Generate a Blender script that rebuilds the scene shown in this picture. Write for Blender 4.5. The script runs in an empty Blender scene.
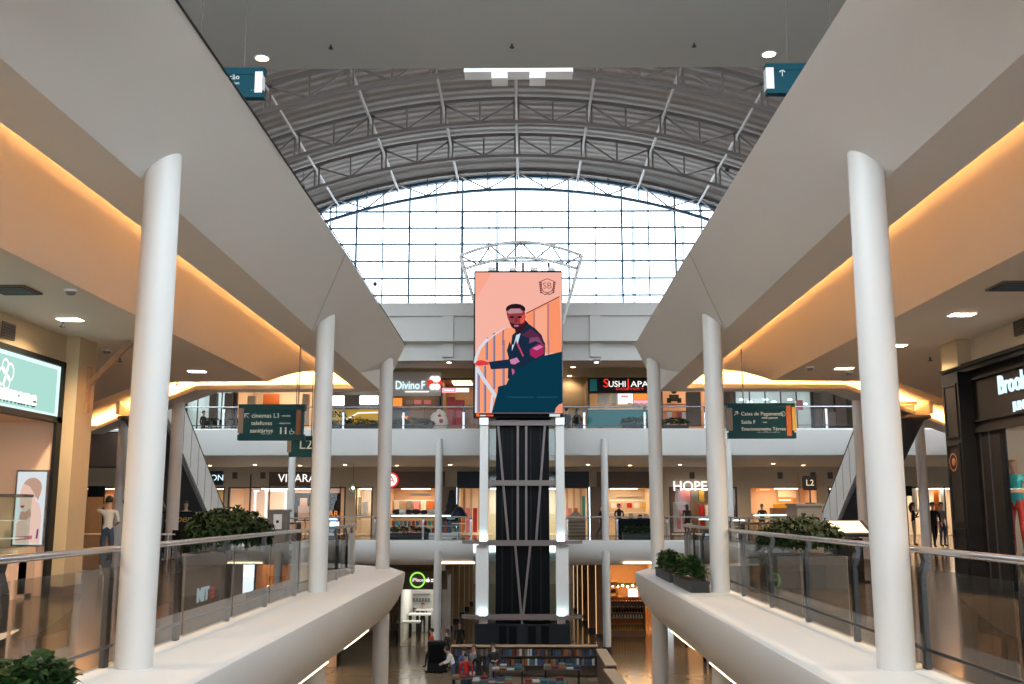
import bpy, bmesh, math, random
from mathutils import Vector, Matrix
random.seed(7)
PI = math.pi
C = bpy.context.scene.collection
sc = bpy.context.scene

# ------------------------------------------------------------------ camera
F = 1000.0
PITCH, YAW = math.radians(9.48), math.radians(0.68)
CAM = Vector((0, 0, 1.5))
cd = bpy.data.cameras.new('camera')
cam = bpy.data.objects.new('camera', cd)
C.objects.link(cam)
cam.location = CAM
cam.rotation_euler = (PI / 2 + PITCH, 0, YAW)
cd.sensor_width = 36.0
cd.lens = F / 1024 * 36
cd.clip_end = 400
sc.camera = cam
_R = Matrix.Rotation(YAW, 3, 'Z') @ Matrix.Rotation(PI / 2 + PITCH, 3, 'X')

def at(px, py, X=None, Y=None, Z=None):
    """point of the place seen at pixel (px, py) on a plane x=X, y=Y or z=Z"""
    d = _R @ Vector(((px - 512) / F, -(py - 342) / F, -1))
    if Y is not None: t = (Y - CAM.y) / d.y
    elif X is not None: t = (X - CAM.x) / d.x
    else: t = (Z - CAM.z) / d.z
    return CAM + d * t

# ------------------------------------------------------------------ materials
def nodes_of(m):
    m.use_nodes = True
    return m.node_tree.nodes, m.node_tree.links

def mat(name, col, rough=0.6, metal=0.0, emit=0.0, ecol=None, spec=0.5, noise=0.0, nscale=4.0, bump=0.0, bscale=30.0):
    m = bpy.data.materials.new(name)
    n, l = nodes_of(m)
    b = n['Principled BSDF']
    c = (*col, 1)
    b.inputs['Base Color'].default_value = c
    b.inputs['Roughness'].default_value = rough
    b.inputs['Metallic'].default_value = metal
    b.inputs['Specular IOR Level'].default_value = spec
    if emit:
        b.inputs['Emission Color'].default_value = (*(ecol or col), 1)
        b.inputs['Emission Strength'].default_value = emit
    if noise:
        tc = n.new('ShaderNodeTexCoord'); nz = n.new('ShaderNodeTexNoise'); mx = n.new('ShaderNodeMix')
        mx.data_type = 'RGBA'
        nz.inputs['Scale'].default_value = nscale
        nz.inputs['Detail'].default_value = 5
        l.new(tc.outputs['Object'], nz.inputs['Vector'])
        l.new(nz.outputs['Fac'], mx.inputs['Factor'])
        mx.inputs['A'].default_value = (*[max(0, x * (1 - noise)) for x in col], 1)
        mx.inputs['B'].default_value = (*[min(1, x * (1 + noise)) for x in col], 1)
        l.new(mx.outputs['Result'], b.inputs['Base Color'])
    if bump:
        tc = n.new('ShaderNodeTexCoord'); nz = n.new('ShaderNodeTexNoise'); bp = n.new('ShaderNodeBump')
        nz.inputs['Scale'].default_value = bscale
        bp.inputs['Strength'].default_value = bump
        l.new(tc.outputs['Object'], nz.inputs['Vector'])
        l.new(nz.outputs['Fac'], bp.inputs['Height'])
        l.new(bp.outputs['Normal'], b.inputs['Normal'])
    return m

def glow(name, col, s):
    m = bpy.data.materials.new(name)
    n, l = nodes_of(m)
    n.remove(n['Principled BSDF'])
    e = n.new('ShaderNodeEmission')
    e.inputs['Color'].default_value = (*col, 1)
    e.inputs['Strength'].default_value = s
    l.new(e.outputs[0], n['Material Output'].inputs['Surface'])
    return m

def glass(name, tint=(1, 1, 1), refl=1.0, ior=1.5, rough=0.0):
    m = bpy.data.materials.new(name)
    n, l = nodes_of(m)
    n.remove(n['Principled BSDF'])
    t = n.new('ShaderNodeBsdfTransparent'); g = n.new('ShaderNodeBsdfGlossy'); f = n.new('ShaderNodeFresnel')
    mx = n.new('ShaderNodeMixShader'); mu = n.new('ShaderNodeMath')
    mu.operation = 'MULTIPLY'; mu.inputs[1].default_value = refl; mu.use_clamp = True
    f.inputs['IOR'].default_value = ior
    t.inputs['Color'].default_value = (*tint, 1)
    g.inputs['Roughness'].default_value = rough
    ge = n.new('ShaderNodeNewGeometry'); iv = n.new('ShaderNodeMath'); m2 = n.new('ShaderNodeMath')
    iv.operation = 'SUBTRACT'; iv.inputs[0].default_value = 1; l.new(ge.outputs['Backfacing'], iv.inputs[1])
    m2.operation = 'MULTIPLY'; l.new(mu.outputs[0], m2.inputs[0]); l.new(iv.outputs[0], m2.inputs[1])
    l.new(f.outputs[0], mu.inputs[0]); l.new(m2.outputs[0], mx.inputs[0])
    l.new(t.outputs[0], mx.inputs[1]); l.new(g.outputs[0], mx.inputs[2])
    l.new(mx.outputs[0], n['Material Output'].inputs['Surface'])
    return m

def tile_mat(name, c1, c2, mortar, scale, rough, w=0.5, h=0.5, spec=0.5):
    m = bpy.data.materials.new(name)
    n, l = nodes_of(m)
    b = n['Principled BSDF']
    tc = n.new('ShaderNodeTexCoord'); br = n.new('ShaderNodeTexBrick')
    br.offset = 0.0
    br.inputs['Color1'].default_value = (*c1, 1); br.inputs['Color2'].default_value = (*c2, 1)
    br.inputs['Mortar'].default_value = (*mortar, 1)
    br.inputs['Scale'].default_value = scale
    br.inputs['Mortar Size'].default_value = 0.006
    br.inputs['Brick Width'].default_value = w; br.inputs['Row Height'].default_value = h
    l.new(tc.outputs['Object'], br.inputs['Vector'])
    l.new(br.outputs['Color'], b.inputs['Base Color'])
    b.inputs['Roughness'].default_value = rough
    b.inputs['Specular IOR Level'].default_value = spec
    return m

M = {}
def mm(k, *a, **kw): M[k] = mat(k, *a, **kw)
mm('white_paint', (.78, .77, .75), .55, noise=.03, nscale=.6)
mm('column_paint', (.66, .635, .605), .42)
mm('ceil_paint', (.74, .70, .64), .8)
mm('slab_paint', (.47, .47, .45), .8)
mm('grey_wall', (.66, .64, .62), .7)
mm('tan_wall', (.45, .34, .20), .6, noise=.05)
mm('beige_wall', (.58, .48, .36), .7)
mm('peach_wall', (.75, .52, .36), .7)
mm('cream_wall', (.80, .66, .50), .7)
mm('brown_panel', (.13, .085, .06), .5)
mm('dark_wood', (.009, .0095, .011), .5, noise=.3, spec=.06)
mm('wood', (.33, .19, .10), .5, noise=.25, nscale=9)
mm('pale_wood', (.55, .38, .24), .5, noise=.15)
mm('black', (.009, .009, .010), .5, spec=.2)
mm('black_gloss', (.006, .0065, .008), .35, spec=.06)
mm('dark_metal', (.05, .05, .055), .4, .6)
mm('steel', (.45, .45, .46), .25, .95)
mm('grey_metal', (.19, .15, .145), .5, .2)
mm('truss_metal', (.14, .115, .105), .6, .2)
mm('truss_blue', (.05, .10, .16), .5, .3)
mm('purlin_metal', (.34, .29, .265), .45, .4)
mm('deck_metal', (.30, .258, .236), .6, .1)
mm('white', (.85, .85, .84), .5)
mm('teal_sign', (.0, .040, .052), .55, spec=.2)
mm('teal_sign_bright', (.0, .052, .075), .55, spec=.2)
mm('teal_counter', (.0, .22, .27), .5, noise=.12, nscale=2)
mm('navy', (.006, .014, .035), .5)
mm('tower_dark', (.007, .011, .015), .35, spec=.3)
mm('sign_brown', (.16, .06, .025), .5)
mm('sign_orange', (.42, .10, .015), .5)
mm('sign_yellow', (.62, .36, .05), .5)
mm('sign_taupe', (.16, .13, .11), .5)
mm('leaf', (.022, .055, .012), .6, spec=.2, noise=.4, nscale=12)
mm('leaf_dark', (.010, .026, .008), .65, spec=.15, noise=.4, nscale=12)
mm('planter_dark', (.012, .012, .013), .5)
mm('planter_grey', (.16, .155, .15), .55)
mm('red', (.45, .012, .012), .45)
mm('pink', (.75, .25, .30), .5)
mm('orange', (.75, .18, .02), .5)
mm('yellow', (.80, .45, .01), .5)
mm('blue', (.03, .12, .35), .5)
mm('teal', (.02, .35, .42), .6)
mm('green', (.06, .25, .05), .5)
mm('skin', (.55, .33, .23), .55)
mm('skin_dark', (.24, .12, .075), .55)
mm('hair_dark', (.02, .014, .01), .5)
mm('hair_brown', (.10, .05, .025), .5)
mm('denim', (.04, .07, .13), .8)
mm('cloth_white', (.78, .76, .72), .85)
mm('cloth_black', (.015, .015, .017), .85)
mm('cloth_grey', (.2, .2, .21), .85)
mm('cloth_red', (.40, .03, .03), .85)
mm('cloth_blue', (.07, .12, .25), .85)
mm('cloth_teal', (.03, .42, .50), .85)
mm('cloth_beige', (.45, .35, .25), .85)
for k_, c_ in (('red', (.16, .015, .015)), ('blue', (.03, .05, .11)), ('white', (.50, .48, .45)), ('black', (.012, .012, .014)), ('beige', (.22, .16, .10)), ('teal', (.015, .13, .16)), ('orange', (.30, .09, .02)), ('grey', (.10, .10, .105))): mm('book_' + k_, c_, .6)
mm('dark_brown', (.07, .042, .03), .55)
mm('paper', (.82, .82, .80), .7)
mm('mesh_grey', (.10, .10, .11), .6)
mm('escal_clad', (.80, .79, .76), .42)
mm('step_metal', (.10, .10, .105), .4, .5)
M['floor_tile'] = tile_mat('floor_tile', (.135, .10, .075), (.12, .09, .068), (.06, .05, .04), 1.0, .13, .9, .9)
M['floor_ground'] = tile_mat('floor_ground', (.34, .25, .165), (.31, .235, .155), (.16, .12, .08), 1.0, .13, .9, .9)
M['rail_glass'] = glass('rail_glass', (.80, .80, .79), 1.3)
M['far_glass'] = glass('far_glass', (.93, .94, .94), .35)
M['shop_glass'] = glass('shop_glass', (.95, .96, .96), .8)
M['window_glass'] = glass('window_glass', (.96, .98, 1), .5)
M['case_glass'] = glass('case_glass', (.85, .95, .93), 1.2)
M['cove'] = glow('cove', (1.0, .42, .11), 150.0)
M['downlight'] = glow('downlight', (1.0, .82, .60), 30.0)
M['downlight_warm'] = glow('downlight_warm', (1.0, .72, .42), 22.0)
M['panel_warm'] = glow('panel_warm', (1.0, .74, .46), 5.0)
M['shop_light'] = glow('shop_light', (1.0, .74, .46), 7.0)
M['shop_white'] = glow('shop_white', (1.0, .88, .70), 8.0)
M['shop_cool'] = glow('shop_cool', (.75, .95, 1.0), 6.0)
M['letter'] = glow('letter', (1.0, .95, .88), 1.15)
M['letter_cool'] = glow('letter_cool', (.70, .92, 1.0), 1.15)
M['letter_dim'] = mat('letter_dim', (.72, .74, .70), .6)
M['letter_red'] = glow('letter_red', (1.0, .05, .03), .8)
M['letter_pink'] = glow('letter_pink', (1.0, .35, .45), 1.3)
M['letter_orange'] = glow('letter_orange', (1.0, .30, .06), 1.0)
M['letter_green'] = glow('letter_green', (.35, .9, .12), 1.1)
M['store_light'] = glow('store_light', (1.0, .93, .82), 3.6)
M['shop_amber'] = glow('shop_amber', (1.0, .56, .22), 12.0)
M['panel_dim'] = glow('panel_dim', (1.0, .6, .3), 1.1)
M['uplight'] = glow('uplight', (.62, .92, 1.0), 16.0)

# ------------------------------------------------------------------ mesh builder
class MB:
    def __init__(s): s.v = []; s.f = []; s.m = []; s.mi = 0
    def add(s, vs, fs):
        o = len(s.v)
        s.v += [tuple(v) for v in vs]
        for f in fs:
            s.f.append([i + o for i in f]); s.m.append(s.mi)
        return s
    def box(s, x0, y0, z0, x1, y1, z1):
        return s.add([(x0, y0, z0), (x1, y0, z0), (x1, y1, z0), (x0, y1, z0), (x0, y0, z1), (x1, y0, z1), (x1, y1, z1), (x0, y1, z1)],
                     [(3, 2, 1, 0), (4, 5, 6, 7), (0, 1, 5, 4), (1, 2, 6, 5), (2, 3, 7, 6), (3, 0, 4, 7)])
    def cbox(s, c, d):
        return s.box(c[0] - d[0] / 2, c[1] - d[1] / 2, c[2] - d[2] / 2, c[0] + d[0] / 2, c[1] + d[1] / 2, c[2] + d[2] / 2)
    def bar(s, a, b, w, h=None, up=(0, 0, 1)):
        """square bar from a to b"""
        a = Vector(a); b = Vector(b); h = h or w
        d = (b - a).normalized(); u = Vector(up)
        if abs(d.dot(u)) > .98: u = Vector((0, 1, 0))
        r = d.cross(u).normalized() * w / 2; t = r.cross(d).normalized() * h / 2
        vs = [a - r - t, a + r - t, a + r + t, a - r + t, b - r - t, b + r - t, b + r + t, b - r + t]
        return s.add(vs, [(3, 2, 1, 0), (4, 5, 6, 7), (0, 1, 5, 4), (1, 2, 6, 5), (2, 3, 7, 6), (3, 0, 4, 7)])
    def tube(s, pts, r, n=8, cap=True):
        pts = [Vector(p) for p in pts]
        rs = r if isinstance(r, (list, tuple)) else [r] * len(pts)
        o = len(s.v); prev = None
        for i, p in enumerate(pts):
            d = (pts[min(i + 1, len(pts) - 1)] - pts[max(i - 1, 0)]).normalized()
            if prev is None:
                u = Vector((0, 0, 1)) if abs(d.z) < .9 else Vector((1, 0, 0))
                x = d.cross(u).normalized()
            else:
                x = (prev - d * prev.dot(d)).normalized()
            prev = x; y = d.cross(x)
            for k in range(n):
                a = 2 * PI * k / n
                s.v.append(tuple(p + (x * math.cos(a) + y * math.sin(a)) * rs[i]))
        for i in range(len(pts) - 1):
            for k in range(n):
                s.f.append([o + i * n + k, o + i * n + (k + 1) % n, o + (i + 1) * n + (k + 1) % n, o + (i + 1) * n + k]); s.m.append(s.mi)
        if cap:
            s.f.append([o + k for k in range(n)][::-1]); s.m.append(s.mi)
            e = o + (len(pts) - 1) * n
            s.f.append([e + k for k in range(n)]); s.m.append(s.mi)
        return s
    def lathe(s, prof, c=(0, 0, 0), n=16, cap=True):
        """profile of (r, z) turned about the vertical through c"""
        o = len(s.v)
        for r, z in prof:
            for k in range(n):
                a = 2 * PI * k / n
                s.v.append((c[0] + r * math.cos(a), c[1] + r * math.sin(a), c[2] + z))
        for i in range(len(prof) - 1):
            for k in range(n):
                s.f.append([o + i * n + k, o + i * n + (k + 1) % n, o + (i + 1) * n + (k + 1) % n, o + (i + 1) * n + k]); s.m.append(s.mi)
        if cap:
            s.f.append([o + k for k in range(n)][::-1]); s.m.append(s.mi)
            e = o + (len(prof) - 1) * n
            s.f.append([e + k for k in range(n)]); s.m.append(s.mi)
        return s
    def prism(s, poly, fn, t0, t1):
        """2-D outline extruded; fn(a, b, t) -> point"""
        n = len(poly)
        vs = [fn(a, b, t0) for a, b in poly] + [fn(a, b, t1) for a, b in poly]
        fs = [list(range(n))[::-1], list(range(n, 2 * n))] + [(i, (i + 1) % n, n + (i + 1) % n, n + i) for i in range(n)]
        return s.add(vs, fs)
    def ball(s, c, r, n=10, sq=(1, 1, 1)):
        o = len(s.v); k = max(4, n // 2)
        for i in range(1, k):
            t = PI * i / k
            for j in range(n):
                a = 2 * PI * j / n
                s.v.append((c[0] + r * sq[0] * math.sin(t) * math.cos(a), c[1] + r * sq[1] * math.sin(t) * math.sin(a), c[2] + r * sq[2] * math.cos(t)))
        s.v.append((c[0], c[1], c[2] + r * sq[2])); top = len(s.v) - 1
        s.v.append((c[0], c[1], c[2] - r * sq[2])); bot = len(s.v) - 1
        for i in range(k - 2):
            for j in range(n):
                s.f.append([o + i * n + j, o + (i + 1) * n + j, o + (i + 1) * n + (j + 1) % n, o + i * n + (j + 1) % n]); s.m.append(s.mi)
        for j in range(n):
            s.f.append([top, o + j, o + (j + 1) % n]); s.m.append(s.mi)
            e = o + (k - 2) * n
            s.f.append([bot, e + (j + 1) % n, e + j]); s.m.append(s.mi)
        return s

def obj(name, mb, material, parent=None, smooth=False, loc=None):
    me = bpy.data.meshes.new(name)
    me.from_pydata(mb.v, [], mb.f)
    ms = material if isinstance(material, (list, tuple)) else [material]
    for m in ms: me.materials.append(M[m] if isinstance(m, str) else m)
    if len(ms) > 1: me.polygons.foreach_set('material_index', mb.m)
    if smooth:
        me.polygons.foreach_set('use_smooth', [True] * len(me.polygons))
        try: me.set_sharp_from_angle(angle=math.radians(40))
        except Exception: pass
    me.update()
    o = bpy.data.objects.new(name, me)
    C.objects.link(o)
    if parent: o.parent = parent
    if loc: o.location = loc
    return o

def tag(o, label=None, cat=None, group=None, kind=None):
    if label: o['label'] = label
    if cat: o['category'] = cat
    if group: o['group'] = group
    if kind: o['kind'] = kind
    return o

def thing(name, label, cat, loc=(0, 0, 0), rz=0.0, group=None):
    o = bpy.data.objects.new(name, None)
    C.objects.link(o)
    o.location = loc; o.rotation_euler = (0, 0, rz); o.empty_display_size = .2
    return tag(o, label, cat, group)

def struct(name, mb, material, smooth=False, parent=None):
    o = obj(name, mb, material, parent, smooth)
    if not parent: o['kind'] = 'structure'
    return o

def copy_tree(o, parent=None):
    c = o.copy(); C.objects.link(c)
    if parent: c.parent = parent
    for ch in list(o.children): copy_tree(ch, c)
    return c

def text(body, size, material, parent=None, loc=(0, 0, 0), rot=(PI / 2, 0, 0), depth=.01, align='CENTER', name='lettering', bold=0.0, sx=1.0, spacing=1.0, shear=0.0):
    cu = bpy.data.curves.new(name, 'FONT')
    cu.body = body; cu.size = size; cu.extrude = depth; cu.align_x = align; cu.align_y = 'CENTER'
    cu.offset = bold; cu.space_character = spacing; cu.shear = shear; cu.resolution_u = 3
    cu.materials.append(M[material])
    tmp = bpy.data.objects.new(name, cu)
    me = bpy.data.meshes.new_from_object(tmp)
    bpy.data.objects.remove(tmp); bpy.data.curves.remove(cu)
    me.name = name
    o = bpy.data.objects.new(name, me)
    C.objects.link(o)
    o.location = loc; o.rotation_euler = rot; o.scale = (sx, 1, 1)
    if parent: o.parent = parent
    return o

XC = -.105
def mir(x): return 2 * XC - x                       # the hall is symmetrical about x = XC
L2, L3, L4, G = 0.0, 5.7, 11.2, -5.7
L3F = 5.40                                          # top floor level of the far gallery
# ------------------------------------------------------------------ world
w = bpy.data.worlds.new('sky'); sc.world = w; w.use_nodes = True
bg = w.node_tree.nodes['Background']
bg.inputs['Color'].default_value = (.79, .91, 1.0, 1)
bg.inputs["Strength"].default_value = 5.6
sc.view_settings.view_transform = 'Standard'
sc.view_settings.look = 'None'
sc.view_settings.exposure = 0.14
sc.view_settings.gamma = 1
sc.view_settings.use_curve_mapping = False

# ------------------------------------------------------------------ sweeps along the slab edges
def offset_path(path, u):
    """plan polyline moved u to its right"""
    out = []
    n = len(path)
    for i, p in enumerate(path):
        p = Vector(p)
        ds = []
        if i > 0: ds.append((p - Vector(path[i - 1])).normalized())
        if i < n - 1: ds.append((Vector(path[i + 1]) - p).normalized())
        ns = [Vector((d.y, -d.x)) for d in ds]
        m = ns[0] if len(ns) == 1 else (ns[0] + ns[1]).normalized()
        k = 1 / max(.35, m.dot(ns[0]))
        out.append(p + m * u * k)
    return out

def sweep(mb, prof, path, flip=False, closed=False):
    rows = [[(p.x, p.y, z) for p in offset_path(path, u)] for u, z in prof]
    if flip: rows = [[(mir(x), y, z) for x, y, z in r] for r in rows]
    n = len(path); vs = [v for r in rows for v in r]; fs = []
    R = len(rows)
    for i in range(R if closed else R - 1):
        j = (i + 1) % R
        for k in range(n - 1):
            f = [i * n + k, j * n + k, j * n + k + 1, i * n + k + 1]
            fs.append(f[::-1] if flip else f)
    if closed:
        fs.append([i * n for i in range(R)]); fs.append([i * n + n - 1 for i in range(R)][::-1])
    return mb.add(vs, fs)

def polyface(mb, pts, z, flip=False):
    vs = [((mir(x) if flip else x), y, z) for x, y in pts]
    return mb.add(vs, [list(range(len(vs)))])

EDGE3 = [(-3.96, -6), (-3.96, 10), (-4.03, 17), (-4.10, 24.8), (-4.14, 28.9), (-9.0, 29.1), (-15.6, 39.6), (-19.9, 46.5)]
NOSE3 = [(-2.89, -6), (-2.89, 10), (-2.93, 17), (-3.06, 25.4), (-3.80, 29.3), (-8.93, 29.35), (-15.5, 39.7), (-19.8, 46.6)]
EDGE = [(-3.83, -6), (-3.83, 17), (-3.83, 24.55), (-4.35, 26.2), (-6.0, 27.9), (-9.0, 28.4), (-9.6, 30.2), (-9.6, 49.7)]
FASCIA3 = [(0.0, 4.87), (-.66, 4.87), (-.68, 4.89), (-.68, 5.01), (-.64, 5.01), (-.64, 4.91), (-.08, 4.91), (-.08, 5.34), (-.30, 5.34)]
INNER = [(-6.29, -6), (-6.29, 10), (-6.3, 17), (-6.3, 22), (-6.3, 24.4), (-9.4, 24.6), (-12.1, 28.4), (-16.5, 34.8)]
def strip(mb, pa, za, pb, zb, flip):
    fx = (lambda v: mir(v)) if flip else (lambda v: v)
    for k in range(len(pa) - 1):
        mb.add([(fx(pa[k][0]), pa[k][1], za), (fx(pa[k + 1][0]), pa[k + 1][1], za), (fx(pb[k + 1][0]), pb[k + 1][1], zb), (fx(pb[k][0]), pb[k][1], zb)], [(0, 1, 2, 3)])
    return mb
FASCIA2 = [(-.3, 0.0), (.95, 0.0), (.955, -.04), (.94, -.22), (.90, -.42), (.80, -.65), (.64, -.88), (.40, -1.12), (.0, -1.42), (-.35, -1.52), (-.9, -1.52)]

for flip, side in ((False, 'left'), (True, 'right')):
    struct('trim_1' if not flip else 'trim_2', strip(strip(sweep(MB(), FASCIA3, EDGE3, flip), EDGE3, 4.87, NOSE3, 5.66, flip), NOSE3, 5.66, [tuple(p) for p in offset_path(EDGE3, -.1)], 5.72, flip), 'white_paint')
    struct('trim_3' if not flip else 'trim_4', sweep(MB(), FASCIA2, EDGE, flip), 'white_paint', True)
    # cove light strip lying in the trough behind the soffit lip
    cv = sweep(MB(), [(-.63, 4.96), (-.53, 4.96), (-.53, 4.985), (-.63, 4.985)], EDGE3, flip, True)
    t = obj('cove_light', cv, 'cove')
    tag(t, f'warm strip light hidden in the ceiling trough of the {side} gallery', 'light')
    # flat gallery ceiling
    inner = INNER
    ou = offset_path(EDGE3, -.30); cs = MB(); fx = (lambda v: mir(v)) if flip else (lambda v: v)
    for k in range(len(INNER)):
        A, B = Vector((*ou[k], 5.34)), Vector((*INNER[k], 4.6))
        for q in range(13):
            p = A.lerp(B, q / 12); cs.v.append((fx(p.x), p.y, 4.6 + .74 * (1 - (q / 12) ** 2.3)))
    for k in range(len(INNER) - 1):
        for q in range(12):
            i = k * 13 + q; cs.f.append([i, i + 1, i + 14, i + 13]); cs.m.append(0)
    struct('ceiling', cs, 'ceil_paint', True)
    struct('ceiling', polyface(MB(), inner + [(-34, 34.8), (-34, -6)], 4.6, flip), 'ceil_paint')
    # level 2 floor and the level 3 floor over it
    e2 = [tuple(p) for p in offset_path(EDGE, -.28)]
    struct('floor', polyface(MB(), e2 + [(e2[-1][0], 62), (-34, 62), (-34, -6)], L2, flip), 'floor_tile')
    struct('floor', polyface(MB(), [tuple(p) for p in offset_path(EDGE3, .0)] + [(-34, 46.5), (-34, -6)], L3, flip), 'floor_tile')
    struct('ceiling', polyface(MB(), [tuple(p) for p in offset_path(EDGE, -.88)] + [(-34, 49.7), (-34, -6)], -1.5, flip), 'ceil_paint')

for flip in (False, True):
    fx = (lambda v: mir(v)) if flip else (lambda v: v)
    struct('trim_13' if not flip else 'trim_14', MB().bar((fx(-4.03), 18.75, 4.868), (fx(-2.915), 15.9, 5.636), .009, .008), 'slab_paint')
# far gallery: level 2 and level 3 slabs across the end of the hall
FY = 49.6
farp = [(-24, FY), (24, FY)]
def far_sweep(prof, x0, x1):
    return sweep(MB(), prof, [(x0, FY), (x1, FY)])
struct('trim_5', far_sweep([(-.6, 5.40), (.42, 5.40), (.5, 5.34), (.12, 4.3), (.0, 4.12), (-.25, 4.05), (-10.6, 3.95)], -26, 26), 'white_paint', True)
for x0, x1, nm in ((-9.4, -2.45, 'trim_6'), (1.95, 9.2, 'trim_7')):
    struct(nm, far_sweep([(-.6, 0), (.42, 0), (.5, -.05), (.49, -.25), (.40, -.55), (.2, -.85), (-.1, -1.08), (-.5, -1.2), (-5.5, -1.2)], x0, x1), 'white_paint', True)
struct('floor', MB().box(-34, FY + .0, 5.2, 34, 66, L3F), 'floor_tile')
struct('floor', MB().box(-9.88, FY + .5, -.1, 9.67, 66, L2), 'floor_tile')
struct('floor', MB().box(-40, -17, G - .2, 40, 110, G), 'floor_ground')
struct('ceiling', MB().add([(-34, FY + .4, 9.9), (34, FY + .4, 9.9), (34, 64, 9.9), (-34, 64, 9.9)], [(0, 1, 2, 3)]), 'ceil_paint')
struct('ceiling', MB().add([(-34, 54, -1.22), (34, 54, -1.22), (34, 110, -1.22), (-34, 110, -1.22)], [(0, 1, 2, 3)]), 'ceil_paint')

struct('wall_far', MB().box(-34, 61.8, G, -5.6, 62, -1.2), 'beige_wall')
struct('wall_far', MB().box(8.7, 60.3, G, 34, 60.5, -1.2), 'beige_wall')
# level 4 facade under the great window
FW = 51.0
fb = MB()
fb.box(-26, FW, 9.05, 26, FW + .4, 11.35)
fb.box(-26, FW - .35, 11.35, 26, FW + .4, 11.95)
struct('wall_far', fb, 'grey_wall')
pb = MB()
for px in (350, 448, 595, 693):
    x = at(px, 340, Y=FW).x
    p = MB().box(x - .28, FW - .3, 9.2, x + .28, FW, 11.35)
    struct('trim_8', p, 'grey_wall')
# overhead slab (ceiling above the viewer) with its front edge
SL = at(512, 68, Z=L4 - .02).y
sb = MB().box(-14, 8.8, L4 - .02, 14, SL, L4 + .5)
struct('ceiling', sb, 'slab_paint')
# unseen bridge floor and slab overhead, added to shade the near fascia
struct('floor', MB().box(-3.6, -16, -.6, mir(-3.6), 4.0, 0), 'floor_tile')
struct('ceiling', MB().box(-3.95, -16, 4.9, mir(-3.95), 5.6, 5.7), 'ceil_paint')
for sx_, nm in ((-1, 'wall_left'), (1, 'wall_right')):
    struct(nm, MB().box(min(sx_ * 24, sx_ * 24.2), 20, L3, max(sx_ * 24, sx_ * 24.2), 66, 15.5), 'beige_wall')  # unseen side walls, added to cut daylight on the far fascia
# ------------------------------------------------------------------ great window
APEX, RAD = 19.02, 31.0
def arc_z(x, drop=0.0):
    dx = x - (-.3)
    return APEX - RAD + math.sqrt((RAD - drop) ** 2 - dx * dx)
WX, SILL = 13.5, 11.95
win = thing('window_1', None, None)
win['kind'] = 'structure'
gl = MB()
N = 28
xs = [-WX - .3 + 2 * WX * i / N for i in range(N + 1)]
for y, fl in ((FW + .08, 0), (FW + .10, 1)):
    o = len(gl.v)
    for x in xs: gl.v += [(x, y, SILL), (x, y, arc_z(x, .1))]
    for i in range(N):
        f = [o + 2 * i, o + 2 * i + 2, o + 2 * i + 3, o + 2 * i + 1]
        gl.f.append(f if fl == 0 else f[::-1]); gl.m.append(0)
obj('pane', gl, 'window_glass', win)
x0m = at(515.5, 240, Y=FW).x
for k in range(-9, 10):
    x = x0m + k * 1.40
    wd = .09 if k % 2 == 0 else .055
    obj('mullion', MB().box(x - wd / 2, FW - .02, SILL, x + wd / 2, FW + .2, arc_z(x, .1)), 'truss_blue', win)
for py in (295, 278, 260.7, 243.6, 227.5, 211):
    z = at(518, py, Y=FW).z
    hw = math.sqrt(max(0, (RAD - .1) ** 2 - (z - APEX + RAD) ** 2)) if z > SILL + 3 else WX
    hw = min(hw, WX)
    obj('transom', MB().box(-.3 - hw, FW, z - .035, -.3 + hw, FW + .18, z + .035), 'truss_blue', win)
fr = MB()
for i in range(N): fr.bar((xs[i], FW + .1, arc_z(xs[i], .05)), (xs[i + 1], FW + .1, arc_z(xs[i + 1], .05)), .3, .16)
obj('window_frame', fr, 'truss_blue', win)
sl = MB().box(-26, FW - .35, 11.95, 26, FW + .45, 12.02)
struct('trim_9', sl, 'grey_wall')
# end wall over the arch
gw = MB(); o = 0
for i in range(N):
    a, b = xs[i], xs[i + 1]
    gw.add([(a, FW + .15, arc_z(a)), (b, FW + .15, arc_z(b)), (b, FW + .15, 20.5), (a, FW + .15, 20.5)], [(0, 1, 2, 3)])
gw.add([(-26, FW + .15, 11.9), (xs[0], FW + .15, 11.9), (xs[0], FW + .15, 20.5), (-26, FW + .15, 20.5)], [(0, 1, 2, 3)])
gw.add([(xs[-1], FW + .15, 11.9), (26, FW + .15, 11.9), (26, FW + .15, 20.5), (xs[-1], FW + .15, 20.5)], [(0, 1, 2, 3)])
struct('wall_gable', gw, 'grey_wall')
# thin drop pipes of the neighbouring block, seen through the glazing
for px in (310.5, 462, 497, 633, 683):
    p = at(px, 240, Y=53.0)
    t = obj('drain_pipe', MB().tube([(p.x, 53.0, 9.9), (p.x, 53.0, 17.6)], .11, 8), 'white')
    near = {310.5: 'at far left of the panes', 462: 'left of the screen tower', 497: 'just above the screen crown', 633: 'right of the screen tower', 683: 'at far right of the panes'}[px]
    tag(t, f'pale vertical pipe outside the great window {near}', 'pipe', 'pipes outside the window')

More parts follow.
